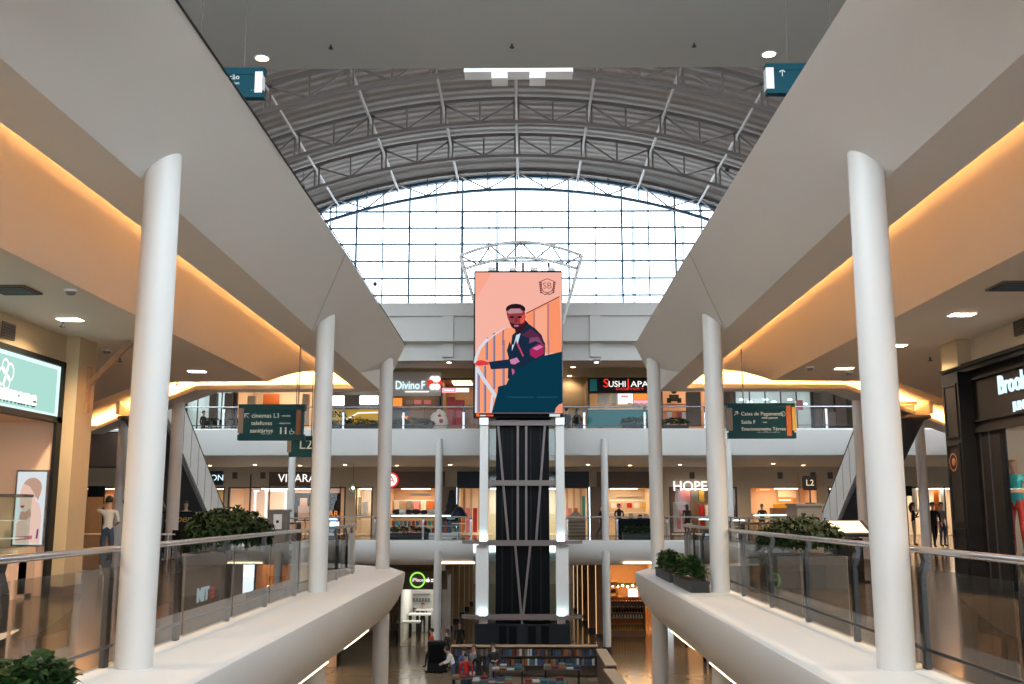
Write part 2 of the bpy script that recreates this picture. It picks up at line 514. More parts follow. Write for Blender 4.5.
# ------------------------------------------------------------------ vaulted roof
rf = MB()
RX, ny, nx = 17.0, 2 * 104, 40
Y0, Y1 = 19.0, 51.1
for j in range(ny + 1):
    y = Y0 + (Y1 - Y0) * j / ny
    dz = .05 if (j // 2) % 2 else -.0
    if j % 2: dz = dz
    for i in range(nx + 1):
        x = -.3 - RX + 2 * RX * i / nx
        rf.v.append((x, y, arc_z(x, -.32) + dz))
for j in range(ny):
    for i in range(nx):
        a = j * (nx + 1) + i
        rf.f.append([a, a + nx + 1, a + nx + 2, a + 1]); rf.m.append(0)
struct('ceiling', rf, 'deck_metal')
trusses = [(30.8, 'farthest from the great window, half hidden by the overhead slab'), (36.0, 'fourth from the great window, near the slab edge'), (41.0, 'third from the great window'), (45.2, 'second from the great window'), (50.2, 'against the great window')]
for ti, (ty, where) in enumerate(trusses):
    t = thing('roof_truss', f'steel arched roof truss {where}', 'truss', (-.3, ty, APEX), group='arched roof trusses')
    col = 'truss_metal' if ti < 4 else 'truss_blue'
    def tp(x, drop, dy=0): return (x, dy, arc_z(x - .3, drop) - APEX)
    hw, st = 15.75, 1.575
    n = int(hw / st)
    top = MB(); bot = MB()
    q = [i * .7875 for i in range(-2 * n, 2 * n + 1)]
    for a, b in zip(q, q[1:]):
        top.bar(tp(a, .02), tp(b, .02), .2, .16); bot.bar(tp(a, 1.05), tp(b, 1.05), .16, .14)
    obj('top_chord', top, 'truss_metal', t); obj('bottom_chord', bot, col, t)
    for i in range(-n, n):
        a, b = i * st, (i + 1) * st
        da, db = (.1, 1.0) if i % 2 == 0 else (1.0, .1)
        obj('strut', MB().bar(tp(a, da), tp(b, db), .07), 'truss_metal' if ti < 4 else 'purlin_metal', t)
    for i in range(-n, n + 1):
        a = i * st
        v = MB()
        if i % 2 == 0 and ti < 4:
            v.bar(tp(a - .1, .05), tp(a - .1, 1.05), .07); v.bar(tp(a + .1, .05), tp(a + .1, 1.05), .07)
        else: v.bar(tp(a, .05), tp(a, 1.05), .06)
        obj('post', v, col, t)
names = {0: 'along the crown of the vault', -2: 'first left of the crown of the vault', -4: 'second left of the crown of the vault', -6: 'third left of the crown of the vault', -8: 'lowest on the left side of the vault',
         2: 'first right of the crown of the vault', 4: 'second right of the crown of the vault', 6: 'third right of the crown of the vault', 8: 'lowest on the right side of the vault'}
for k, wh in names.items():
    x = -.3 + k * 1.575
    z = arc_z(x, .28)
    pm = MB().tube([(x, 20, z), (x, 50.8, z)], .065, 6)
    p = obj('roof_purlin', pm, 'purlin_metal')
    tag(p, f'pale steel tube purlin running {wh}', 'purlin', 'roof purlins')

# hanging light box under the vault
c = at(518.5, 72, Y=31)
t = thing('ceiling_lamp_box', 'long pale light box hung under the vault at the slab edge', 'lamp', (c.x, 31, c.z))
obj('housing', MB().box(-1.78, -.3, -.13, 1.78, .3, .22), 'white', t)
for s in (-1, 1):
    obj('lamp_head', MB().box(s * .62 - .26, -.34, -.36, s * .62 + .26, .3, -.13), 'white', t)
    obj('hanger', MB().tube([(s * 1.5, 0, .2), (s * 1.5, 0, 3.6)], .015, 6), 'dark_metal', t)
# wires with sensors
for px, py, Y, wh in ((375, 284, 47, 'before the window left of the screen'), (303, 188, 43, 'before the window at upper left'), (727, 170, 43, 'under the vault at upper right')):
    p = at(px, py, Y=Y)
    t = thing('pendant_sensor', f'small dark sensor on a thin wire {wh}', 'sensor', (p.x, Y, p.z), group='wire hung sensors')
    zt = arc_z(p.x, 1.0) - p.z
    obj('wire', MB().tube([(0, 0, 0), (0, 0, zt)], .012, 5), 'dark_metal', t)
    obj('sensor_head', MB().ball((0, 0, 0), .11, 10), 'dark_metal', t)

# ------------------------------------------------------------------ columns
def column(x, y, z0, z1, r, label, group, base=False, mname='column_paint'):
    t = thing('column', label, 'column', (x, y, z0), group=group)
    prof = [(r * 1.0, 0), (r * 1.0, .02)] + [(r * (1 + .03 * math.sin(PI * i / 8)), (z1 - z0) * i / 8) for i in range(1, 9)]
    obj('shaft', MB().lathe(prof, n=28), mname, t, True)
    if base: obj('base', MB().lathe([(r * 1.12, 0), (r * 1.12, .75)], n=20), 'dark_metal', t, True)
    return t
CY = [9.95, 18.82, 26.05]
CX = [-3.755, -3.80, -3.615]
order = ('nearest the viewer', 'second from the viewer', 'third from the viewer, at the gallery corner')
for i, y in enumerate(CY):
    for s, x in (('left', CX[i]), ('right', mir(CX[i]))):
        column(x, y, -.003, 5.35 if i < 2 else 5.4, .177 if i == 0 else .172, f'white round column on the {s} gallery ledge {order[i]}', 'ledge columns')
for i, y in enumerate(CY[1:]):
    for s, x in (('left', CX[i + 1]), ('right', mir(CX[i + 1]))):
        column(x, y, G, -.9, .2, f'white round column below the {s} ledge rising from the ground floor, {("nearer", "farther")[i]} of its pair', 'lower columns')
for s, pxs in (('left', (175, 121)), ('right', (862, 922))):
    for i, px in enumerate(pxs):
        r = abs(px - 524) / 1000
        # on the slanted edge of the side opening
        Y = (8.74 - .627 * 28.1) / (r - .627) if s == 'left' else (8.53 - .627 * 28.1) / (r - .627)
        Y = min(Y, 40)
        x = at(px, 470, Y=Y).x
        column(x, Y, 0, 5.2, .19, f'white round column by the {s} escalator {("nearer the hall centre", "farther out to the side")[i]}', 'escalator columns')
for px, wh in ((438.5, 'left of the screen tower'), (605, 'right of the screen tower'), (729.5, 'before the bedding shop'), (291, 'before the jewellery shop')):
    x = at(px, 500, Y=49.3).x
    column(x, 49.3, 0, 4.9, .17, f'slim white column on the far gallery {wh}', 'far columns')
    if px in (438.5, 605):
        column(x, 49.3, G, -.5, .19, f'slim white column with dark base on the ground floor {wh}', 'far columns', True)

# ------------------------------------------------------------------ glass railings
def railing(name, path, label, spacing=1.95, h=1.145, flip=False, cat='railing', posts=True, zb=0.0, mat_p='dark_metal', skip=0, group=None, start=0.0, gm='rail_glass'):
    """path: plan polyline; parts: handrail, lower_rail, post, pane"""
    pts = [Vector((mir(p[0]) if flip else p[0], p[1])) for p in path]
    c0 = pts[0]
    t = thing(name, label, cat, (c0.x, c0.y, zb), group=group)
    L = [Vector((p.x - c0.x, p.y - c0.y, 0)) for p in pts]
    up = lambda v, z: Vector((v.x, v.y, z))
    obj('handrail', MB().tube([up(v, h - .03) for v in L], .034, 10), 'steel', t, True)
    obj('lower_rail', MB().tube([up(v, .2) for v in L], .018, 6), 'dark_metal', t)
    first = True
    for a, b in zip(L, L[1:]):
        d = b - a; ln = d.length; d = d / ln; nrm = Vector((d.y, -d.x, 0)) * (-1 if flip else 1)
        k = max(1, round((ln - (start if first else 0)) / spacing))
        st = [start if first else 0.0]
        step = (ln - st[0]) / k
        ss = [st[0] + step * i for i in range(k + 1)]
        if first and start: ss = [max(0, start - step)] + ss
        first = False
        for i, s in enumerate(ss):
            p = a + d * s
            if i < len(ss) - 1 or b is L[-1]:
                pm = MB()
                q = [(-.0, 0.0), (.0, h - .3), (-.05, h - .14), (-.03, h - .05)]
                for (u0, z0), (u1, z1) in zip(q, q[1:]):
                    pm.bar(p + nrm * (u0 - .05) + Vector((0, 0, z0)), p + nrm * (u1 - .05) + Vector((0, 0, z1)), .05, .11, up=d)
                obj('post', pm, mat_p, t)
            if i < len(ss) - 1:
                q = a + d * (ss[i + 1])
                g = MB()
                a1, b1 = p + d * .03 + nrm * .02, q - d * .03 + nrm * .02
                g.add([up(a1, .03), up(b1, .03), up(b1, .95), up(a1, .95)], [(0, 1, 2, 3)])
                g.add([up(a1 - nrm * .012, .03), up(b1 - nrm * .012, .03), up(b1 - nrm * .012, .95), up(a1 - nrm * .012, .95)], [(3, 2, 1, 0)])
                g.add([up(a1, .95), up(b1, .95), up(b1 - nrm * .012, .95), up(a1 - nrm * .012, .95)], [(0, 1, 2, 3)])
                obj('pane', g, gm, t)
    return t
RAILP = [tuple(p) for p in offset_path(EDGE, -.16)]
def rl(flip, s):
    xg = RAILP[0][0]
    railing('glass_railing', [(xg, 3.9), (xg, 24.0), (-4.5, 26.1)], f'glass railing with steel handrail along the {s} gallery ledge', flip=flip)
    railing('glass_railing', [(-6.1, 27.65), (-9.1, 28.2), (-9.76, 30.2), (-9.76, 49.4)], f'glass railing around the corner of the {s} side opening', flip=flip)
rl(False, 'left'); rl(True, 'right')
railing('glass_railing', [(-9.6, FY - .05), (-2.6, FY - .05)], 'glass railing of the far level two gallery left of the tower', 2.6, mat_p='steel', gm='far_glass')
railing('glass_railing', [(2.1, FY - .05), (9.4, FY - .05)], 'glass railing of the far level two gallery right of the tower', 2.6, mat_p='steel', gm='far_glass')
railing('glass_railing', [(-24, FY + .05), (24, FY + .05)], 'glass railing along the top floor far gallery above the white fascia', 3.0, zb=L3F, mat_p='steel', gm='far_glass')
# dark light line lying on the left ledge overhead
tl = obj('cable', MB().tube([(x + .01, y, 5.672) for x, y in NOSE3[:4]], .012, 6), 'black')
tag(tl, 'dark cable lying along the top of the left overhead ledge', 'cable')
# ------------------------------------------------------------------ lift tower with the big screen
TY = 46.0
def T(px, py, y=TY): return at(px, py, Y=y)
base = T(518, 500)
tx = base.x
tow = thing('lift_tower', 'steel lift tower with dark glass shaft carrying the big advertising screen', 'tower', (tx, TY, G))
def lt(px, py, y=TY):
    p = T(px, py, y); return Vector((p.x - tx, y - TY, p.z - G))
LV = [lt(518, y).z for y in (423, 483, 543, 617)]
XL, XR = lt(483.8, 520).x, lt(560.5, 520).x
for x in (XL, XR):
    pm = MB().box(x - .19, -.15, 0, x + .19, .45, LV[0] + .15)
    pm.box(x - (.34 if x < 0 else .0) - (0 if x < 0 else .22), -.17, LV[3] - .1, x + (.0 if x < 0 else .34) + (.22 if x < 0 else 0), .47, LV[2] - .1)
    p = obj('pillar', pm, 'white_paint', tow)
    for z in (LV[2], LV[3]):
        br = MB().box(x - .24, -.5, z - .06, x + .24, -.15, z + .1)
        br.bar((x, -.3, z + .02), (x + (-.95 if x < 0 else .95), -.3, z + .06), .3, .14)
        obj('bracket', br, 'grey_metal', p)
        obj('uplight', MB().box(x - .14, -.42, z + .1, x + .14, -.2, z + .13), 'uplight', p)
    obj('lamp_head', MB().box(x - .2, -.35, LV[0] - .1, x + .2, -.15, LV[0] + .22), 'steel', p)
for i, z in enumerate(LV):
    obj('cross_beam', MB().box(XL - .1, -.12, z - .12, XR + .1, .12, z + .12), 'grey_metal', tow)
def strut(a, b):
    obj('strut', MB().bar(lt(*a), lt(*b), .1), 'grey_metal', tow)
for a, b in (((498, 424), (508.5, 543)), ((545, 424), (536, 543)), ((517.8, 424), (517.8, 543)), ((526.2, 424), (526.2, 543)),
             ((515, 543), (521.5, 617)), ((530.5, 543), (523, 617)), ((522, 617), (522, 655))):
    strut(a, b)
sx0, sx1 = lt(495.5, 500).x, lt(549.5, 500).x
obj('shaft', MB().box(sx0, .5, 0, sx1, 3.2, LV[0] + .3), 'black_gloss', tow)
for px in (502, 512, 531, 541):
    x = lt(px, 500).x
    obj('guide_rail', MB().box(x - .03, .44, 1.2, x + .03, .5, LV[0]), 'black', tow)
gp = MB()
for xa, xb in ((XL + .2, sx0), (sx1, XR - .2)): gp.box(xa, .9, 0, xb, .94, LV[0])
obj('glass_side', gp, 'case_glass', tow)
x0, x1 = lt(475, 630).x, lt(570, 630).x
pl = obj('plinth', MB().box(x0, -.2, 0, x1, 3.4, LV[3] - .28), 'tower_dark', tow)
for px in (503, 513, 532, 545):
    x = lt(px, 630).x
    obj('door_panel', MB().box(x - .17, -.26, .1, x + .17, -.2, LV[3] - .35), 'black_gloss', pl)
for px in (506, 530):
    x = lt(px, 630).x
    obj('lamp', MB().box(x - .06, -.28, .9, x + .08, -.262, 1.3), 'panel_warm', pl)
# crown truss above the screen
cr = MB()
topc = [(460, 255), (475, 249.5), (490, 245.3), (505, 242.3), (521, 241), (537, 242.3), (552, 245.3), (567, 249.5), (582, 255)]
botc = [(465.5, 268), (478, 264), (491, 260.5), (506, 258), (521, 257), (536, 258), (551, 260.5), (564, 264), (576.5, 268)]
for y in (.1,):
    c = MB()
    for q in (topc, botc):
        c.tube([lt(*p) + Vector((0, y, 0)) for p in q], .075, 8)
    obj('crown_chord', c, 'white_paint', tow, True)
    for i in range(8):
        a, b = (topc[i], botc[i + 1]) if i % 2 == 0 else (botc[i], topc[i + 1])
        obj('crown_strut', MB().tube([lt(*a) + Vector((0, y, 0)), lt(*b) + Vector((0, y, 0))], .04, 6), 'grey_metal', tow)
for i in (0, 4, 8):
    obj('crown_tie', MB().tube([lt(*topc[i]) + Vector((0, .1, 0)), lt(*botc[i]) + Vector((0, .1, 0))], .04, 6), 'grey_metal', tow)
for a, b in (((460, 255), (477.5, 312)), ((582, 255), (562.5, 322))):
    obj('crown_leg', MB().tube([lt(*a) + Vector((0, .1, 0)), lt(*b) + Vector((0, .35, 0))], .085, 8), 'white_paint', tow, True)
for px in (497, 523, 549):
    obj('mast', MB().box(lt(px, 260).x - .06, .5, LV[0], lt(px, 260).x + .06, .62, lt(px, 260).z), 'dark_metal', tow)

# the screen itself
SY = TY - .55
scr = thing('led_screen', 'tall lit advertising screen showing a man in a leather jacket by stairs', 'screen', T(518, 345, SY))
so = scr.location.copy()
def sp(px, py, k): p = T(px, py, SY); return (p.x - so.x, -.004 * k, p.z - so.z)
a, b = sp(474, 270.8, 0), sp(563.3, 417, 0)
obj('housing', MB().box(a[0], .02, b[2], b[0], .75, a[2]), 'black', scr)
obj('side_trim', MB().box(sp(561.6, 300, 0)[0], -.02, b[2] + .15, b[0], .3, a[2] - .1), 'grey_metal', scr)
SC = {}
def srgb(r, g, b): return tuple((c / 255 / 12.92 if c / 255 < .04045 else ((c / 255 + .055) / 1.055) ** 2.4) for c in (r, g, b))
def scol(*c):
    k = 'screen_%d_%d_%d' % c
    if k not in M: M[k] = glow(k, srgb(*c), .88)
    return k
def r1(pts): return [(470 + x / 8.55, 265 + y / 8.55) for x, y in pts]
def r2(pts): return [(470 + x / 8.55, 340 + y / 8.55) for x, y in pts]
def stroke(pts, w):
    out = []; back = []
    for i, p in enumerate(pts):
        a = pts[max(0, i - 1)]; b = pts[min(len(pts) - 1, i + 1)]
        dx, dy = b[0] - a[0], b[1] - a[1]; l = math.hypot(dx, dy) or 1
        out.append((p[0] - dy / l * w / 2, p[1] + dx / l * w / 2)); back.append((p[0] + dy / l * w / 2, p[1] - dx / l * w / 2))
    return [out, back]
pic = MB(); pcols = []
def poly(pts, col, k):
    kk = scol(*col)
    if kk not in pcols: pcols.append(kk)
    pic.mi = pcols.index(kk)
    pic.add([sp(x, y, k) for x, y in pts], [list(range(len(pts)))])
def line(pts, w, col, k):
    o, b = stroke(pts, w)
    for i in range(len(o) - 1): poly([o[i], o[i + 1], b[i + 1], b[i]], col, k)
poly([(475.2, 272.5), (561.8, 272.5), (561.8, 413.2), (475.2, 413.2)], (250, 182, 165), 1)
poly([(475.2, 272.5), (492, 272.5), (475.2, 300)], (252, 170, 145), 2)
poly(r1([(478, 418), (765, 272), (785, 684)]) + r2([(785, 110), (500, 110)]), (253, 150, 108), 2)
poly(r1([(110, 684), (200, 605), (300, 540), (390, 540), (390, 684)]) + r2([(390, 110), (330, 400), (185, 625), (45, 625), (45, 130)]), (253, 160, 120), 2)
poly(r1([(555, 395), (660, 340), (655, 684)]) + r2([(655, 60), (560, 60)]), (252, 172, 140), 3)
line(r1([(480, 414), (765, 270)]), .9, (85, 40, 45), 4)
for x, y0, y1 in ((548, 388, 560), (668, 330, 684)): line(r1([(x, y0), (x, y1)]), 1.6, (185, 120, 125), 4)
line(r2([(672, 0), (672, 125)]), 1.6, (185, 120, 125), 4)
line(r1([(285, 545), (280, 684)]), 1.5, (150, 110, 135), 4)
for x, y0, y1 in ((140, -20, 170), (203, -60, 420), (283, 0, 400), (70, 250, 620), (125, 220, 620)):
    line(r2([(x, y0), (x, y1)]), 1.7, (150, 140, 170), 4)
    line(r2([(x + 9, y0), (x + 9, y1)]), .7, (70, 70, 100), 4)
line(r1([(300, 538), (200, 605), (110, 684)]), 1.3, (225, 215, 225), 5)
line(r2([(150, -10), (85, 70), (55, 140), (45, 200)]), 3.0, (225, 220, 230), 5)
line(r2([(55, 230), (120, 340), (225, 490)]), 3.6, (215, 220, 232), 5)
line(r2([(190, 470), (180, 620)]), 2.4, (215, 220, 232), 5)
line(r2([(55, 250), (50, 620)]), 2.0, (225, 225, 235), 5)
# jacket, shirt, arm
poly(r1([(350, 684), (362, 600), (400, 565), (480, 490), (560, 545), (612, 600), (642, 684)]) + r2([(642, 20), (640, 140), (500, 215), (400, 270), (345, 330), (322, 330), (330, 150), (315, 90), (340, 10)]), (26, 44, 66), 6)
poly(r1([(375, 684), (395, 600), (432, 585), (405, 684)]) + r2([(395, 0), (358, 95), (360, 40)]), (205, 222, 232), 7)
poly(r1([(440, 600), (520, 545), (590, 600), (620, 650), (540, 640)]), (92, 42, 72), 7)
poly(r1([(510, 625), (580, 615), (630, 684)]) + r2([(560, 10), (505, 30)]), (130, 70, 105), 8)
poly(r2([(510, 85), (580, 35), (632, 40), (630, 120), (560, 158), (515, 130)]), (168, 40, 92), 7)
poly(r2([(530, 70), (600, 45), (625, 60), (570, 90)]), (215, 120, 165), 8)
poly(r2([(340, 170), (400, 150), (425, 185), (380, 210), (350, 205)]), (205, 130, 175), 7)
line(r2([(405, 30), (455, 140)]), 1.6, (205, 70, 105), 8)
poly(r2([(355, 245), (378, 255), (384, 290), (362, 300)]), (190, 100, 140), 7)
poly(r2([(335, 165), (335, 242), (180, 252), (160, 188)]), (24, 46, 72), 7)
poly(r2([(40, 205), (60, 180), (95, 172), (160, 190), (163, 212), (70, 222)]), (222, 62, 66), 8)
# head
def ell(cx, cy, rx, ry, n=18): return r1([(cx + rx * math.cos(2 * PI * i / n), cy + ry * math.sin(2 * PI * i / n)) for i in range(n)])
poly(r1([(395, 520), (470, 470), (500, 500), (420, 590), (385, 570)]), (60, 25, 35), 8)
poly(ell(390, 380, 84, 48), (36, 26, 36), 9)
poly(r1([(312, 395), (350, 372), (430, 372), (470, 405), (476, 450), (462, 500), (430, 545), (395, 555), (358, 530), (328, 470), (315, 430)]), (150, 62, 66), 10)
poly(r1([(318, 400), (350, 375), (425, 375), (452, 405), (440, 412), (330, 418)]), (188, 138, 148), 11)
poly(r1([(430, 440), (470, 425), (462, 490), (430, 510)]), (232, 85, 72), 11)
poly(r1([(335, 490), (365, 500), (400, 510), (440, 500), (462, 495), (430, 548), (395, 560), (355, 532)]), (58, 28, 38), 11)
poly(r1([(375, 515), (420, 515), (412, 530), (380, 530)]), (190, 110, 120), 12)
for x in (358, 425): poly(ell(x, 447, 22, 9, 10), (40, 22, 30), 12)
poly(r1([(385, 450), (402, 450), (410, 490), (378, 490)]), (125, 48, 55), 12)
# dark sweep across the lower part
poly(r2([(785, 100), (640, 135), (500, 202), (400, 262), (335, 328), (310, 382), (240, 400), (236, 445), (185, 625), (785, 625)]), (10, 56, 74), 13)
poly(r2([(722, 625), (735, 580), (762, 552), (792, 540), (792, 625)]), (245, 150, 125), 14)
line(r2([(320, 490), (545, 490)]), 1.6, (22, 74, 94), 14); line(r2([(570, 490), (745, 490)]), 1.6, (22, 74, 94), 14)
# crest
for q in ([(610, 140), (660, 120), (715, 140), (712, 200), (690, 230), (660, 238), (630, 230), (612, 200), (610, 140)],):
    line(r1(q), .7, (110, 55, 55), 14)
for sx in (-1, 1):
    for k in range(6):
        an = math.radians(150 - k * 38 + 90)
        cx, cy = 660 + sx * (62 - k * 2), 150 + k * 17
        poly(ell(cx, cy, 11, 8, 8), (120, 62, 60), 14)
    line(r1([(660 + sx * 52, 235), (660 + sx * 20, 255), (660 - sx * 15, 245)]), .8, (120, 62, 60), 14)
poly([(475.2, 413.2), (561.8, 413.2), (561.8, 416.8), (475.2, 416.8)], (14, 14, 18), 1)
poly(r2([(52, 632), (80, 628), (80, 655), (55, 655)]), (255, 110, 50), 3); poly(r2([(85, 640), (135, 640), (135, 652), (85, 652)]), (235, 225, 215), 3); poly(r2([(140, 638), (200, 638), (200, 653), (140, 653)]), (240, 90, 60), 3)
poly(r2([(680, 632), (770, 632), (770, 655), (680, 655)]), (215, 230, 232), 3)
obj('picture', pic, pcols, scr)
M['crest_ink'] = glow('crest_ink', srgb(110, 50, 52), 1)
p = sp(547.2, 286.2, 16)
text('SB', .42, 'crest_ink', scr, p, depth=.002, bold=-.004, name='crest_lettering')
# flood lamps on top of the screen
for px in (491.5, 513, 534, 551.5):
    p = sp(px, 268.8, 0)
    l = obj('lamp_head', MB().box(p[0] - .17, .05, p[2] - .07, p[0] + .17, .35, p[2] + .1), 'white', scr)

# ------------------------------------------------------------------ hanging signs
def hanging_sign(label, c, w, h, rodx, ztop, rows, matn='teal_sign', ends=(), icons=(), group='hanging direction signs', rodr=.014):
    """rows: (text, x, z, size, material, align)"""
    t = thing('hanging_sign', label, 'sign', c, group=group)
    b = MB().box(-w / 2, -.06, -h / 2, w / 2, .06, h / 2)
    obj('panel', b, matn, t)
    obj('top_rail', MB().box(-w / 2 - .03, -.08, h / 2 - .07, w / 2 + .03, .08, h / 2 + .05), matn, t)
    obj('bottom_rail', MB().box(-w / 2 - .03, -.08, -h / 2 - .05, w / 2 + .03, .08, -h / 2 + .07), matn, t)
    for x0, x1, z0, z1, m in ends: obj('end_block', MB().box(x0, -.085, z0, x1, .085, z1), m, t)
    for x in rodx: obj('rod', MB().tube([(x, 0, h / 2), (x, 0, ztop - c[2])], rodr, 6), 'grey_metal', t)
    for s, x, z, sz, m, al in rows: text(s, sz, m, t, (x, -.065, z), depth=.004, align=al)
    for fn in icons: fn(t)
    return t
def arrow(x, z, s, ang, m='letter_dim'):
    def f(t):
        mb = MB(); ca, sa = math.cos(ang), math.sin(ang)
        R = lambda u, v: (x + (u * ca - v * sa) * s, -.07, z + (u * sa + v * ca) * s)
        for q in ([(-.5, -.05), (.5, -.05), (.5, .05), (-.5, .05)], [(.5, .07), (.1, .42), (.05, .3), (.38, 0)], [(.5, -.07), (.1, -.42), (.05, -.3), (.38, 0)]):
            mb.add([R(*p) for p in q], [list(range(len(q)))])
        obj('arrow', mb, m, t)
    return f
def ring(x, z, r, m='letter_dim', y=-.07, wd=.18):
    def f(t):
        mb = MB(); n = 24
        for i in range(n):
            a, b = 2 * PI * i / n, 2 * PI * (i + 1) / n
            q = [(x + r * k * math.cos(q), y, z + r * k * math.sin(q)) for q, k in ((a, 1), (b, 1), (b, 1 - wd), (a, 1 - wd))]
            mb.add(q, [(0, 1, 2, 3)])
        obj('ring', mb, m, t)
    return f
def toilets(x, z, s):
    def f(t):
        mb = MB()
        for k in range(2):
            c = x + k * s * .75
            mb.box(c - .12 * s, -.072, z - .5 * s, c + .12 * s, -.066, z + .2 * s)
            mb.add([(c + .14 * s * math.cos(2 * PI * i / 10), -.072, z + .38 * s + .14 * s * math.sin(2 * PI * i / 10)) for i in range(10)], [list(range(10))])
        c = x + 1.7 * s
        for i in range(12):
            a, b = PI * .75 + i * PI * .11, PI * .75 + (i + 1) * PI * .11
            mb.add([(c + k * s * math.cos(q), -.072, z - .2 * s + k * s * math.sin(q)) for q, k in ((a, .38), (b, .38), (b, .28), (a, .28))], [(0, 1, 2, 3)])
        mb.box(c - .12 * s, -.072, z - .15 * s, c - .02 * s, -.066, z + .35 * s); mb.box(c - .1 * s, -.072, z - .15 * s, c + .3 * s, -.066, z - .05 * s)
        mb.bar((c + .3 * s, -.07, z - .1 * s), (c + .45 * s, -.07, z - .45 * s), .1 * s, .006)
        obj('pictogram', mb, 'letter_dim', t)
    return f
def corner(x, z, s):
    def f(t):
        mb = MB()
        mb.box(x, -.072, z - .08 * s, x + s, -.066, z + .08 * s); mb.box(x, -.072, z - .9 * s, x + .16 * s, -.066, z)
        mb.bar((x + .1 * s, -.07, z - .1 * s), (x + .9 * s, -.07, z - .9 * s), .15 * s, .006)
        obj('arrow', mb, 'letter_dim', t)
    return f
SYL = 20.0
c = at(272, 422.5, Y=SYL)
hanging_sign('dark teal hanging sign reading cinemas L3, telefones and sanitários', tuple(c), 1.27, .62, (.52,), 4.78,
    [('cinemas L3', -.40, .13, .125, 'letter_dim', 'LEFT'), ('· movies', .18, .13, .06, 'letter_dim', 'LEFT'), ('telefones', -.40, -.02, .115, 'letter_dim', 'LEFT'), ('· telephones', .14, -.02, .05, 'letter_dim', 'LEFT'),
     ('sanitários', -.42, -.17, .12, 'letter_dim', 'LEFT'), ('restrooms', -.20, -.235, .05, 'letter_dim', 'LEFT')],
    ends=((-.66, -.56, -.22, .28, 'sign_taupe'), (.50, .60, -.25, .25, 'sign_brown')), icons=(corner(-.54, .17, .09), toilets(.2, -.17, .13)))
c = at(303, 446.5, Y=25.0)
hanging_sign('small dark teal hanging sign reading L2 partly behind a white column', tuple(c), .62, .42, (.2, -.2), 4.78,
    [('L2', .08, .04, .34, 'letter_dim', 'CENTER')], ends=((-.38, -.28, -.15, .22, 'sign_taupe'),))
c = at(761, 421, Y=20.6)
hanging_sign('dark teal hanging sign reading Caixa de Pagamento, Saída F and Estacionamento', tuple(c), 1.32, .62, (-.35,), 4.78,
    [('Caixa de Pagamento', -.42, .14, .105, 'letter_dim', 'LEFT'), ('ticket payment', .0, .06, .055, 'letter_dim', 'LEFT'), ('Saída F', -.42, -.03, .105, 'letter_dim', 'LEFT'), ('· exit', .0, -.03, .05, 'letter_dim', 'LEFT'),
     ('Estacionamento Térreo E2', -.42, -.17, .095, 'letter_dim', 'LEFT'), ('ground floor parking', -.1, -.24, .055, 'letter_dim', 'LEFT')],
    ends=((-.70, -.60, -.2, .26, 'sign_taupe'), (.50, .60, -.31, .31, 'sign_orange'), (.62, .70, -.2, .28, 'sign_yellow')), icons=(arrow(-.52, .15, .11, PI / 4), ring(.56 - .12, .14, .05)))
# the two signs of the level above
YU = 16.2
c0, c1 = at(264, 69, Y=YU), at(264, 99, Y=YU)
h = c0.z - c1.z; w = 1.45
hanging_sign('bright teal hanging sign ending in mação high at upper left', (c0.x - w / 2, YU, (c0.z + c1.z) / 2), w, h * .8, (.38, -.4), L4, 
    [('informação', .33, .10, .13, 'letter_dim', 'RIGHT'), ('information', .33, -.01, .07, 'letter_dim', 'RIGHT'), ('L3', .62, -.17, .09, 'letter_dim', 'RIGHT')], 'teal_sign_bright',
    ends=((.60, .73, -.19, .19, 'white'),), rodr=.008)
c0, c1 = at(766.5, 65, Y=YU), at(766.5, 95, Y=YU)
hanging_sign('bright teal hanging sign with an up arrow high at upper right', (c0.x + w / 2, YU, (c0.z + c1.z) / 2), w, h * .8, (-.36, .4), L4,
    [], 'teal_sign_bright',
    ends=((-.76, -.63, -.19, .19, 'white'),), icons=(arrow(-.48, .10, .13, PI / 2),), rodr=.008)
# ------------------------------------------------------------------ far shopfronts
WY = 60.0
def px(x, y=500, Y=WY): return at(x, y, Y=Y).x
def pz(y, Y=WY): return at(520, y, Y=Y).z
def rect(mb, o, x0, y0, x1, y1, Y, d=.1):
    """box whose front face covers pixel rectangle at depth Y; relative to o"""
    a, b = at(x0, y0, Y=Y), at(x1, y1, Y=Y)
    # keep edges upright: use mean row for x
    ym = (y0 + y1) / 2
    xa, xb = at(x0, ym, Y=Y).x, at(x1, ym, Y=Y).x
    return mb.box(xa - o[0], Y - o[1], b.z - o[2], xb - o[0], Y + d - o[1], a.z - o[2])
ZB = pz(487); ZT = 3.97
bw = MB()
for xa, xb in ((-34, px(228)), (px(228), px(375)), (px(375), px(668)), (px(668), px(745)), (px(745), 34)):
    bw.box(xa, WY - .05, ZB, xb, WY + .3, ZT)
struct('wall_far', bw, 'beige_wall')
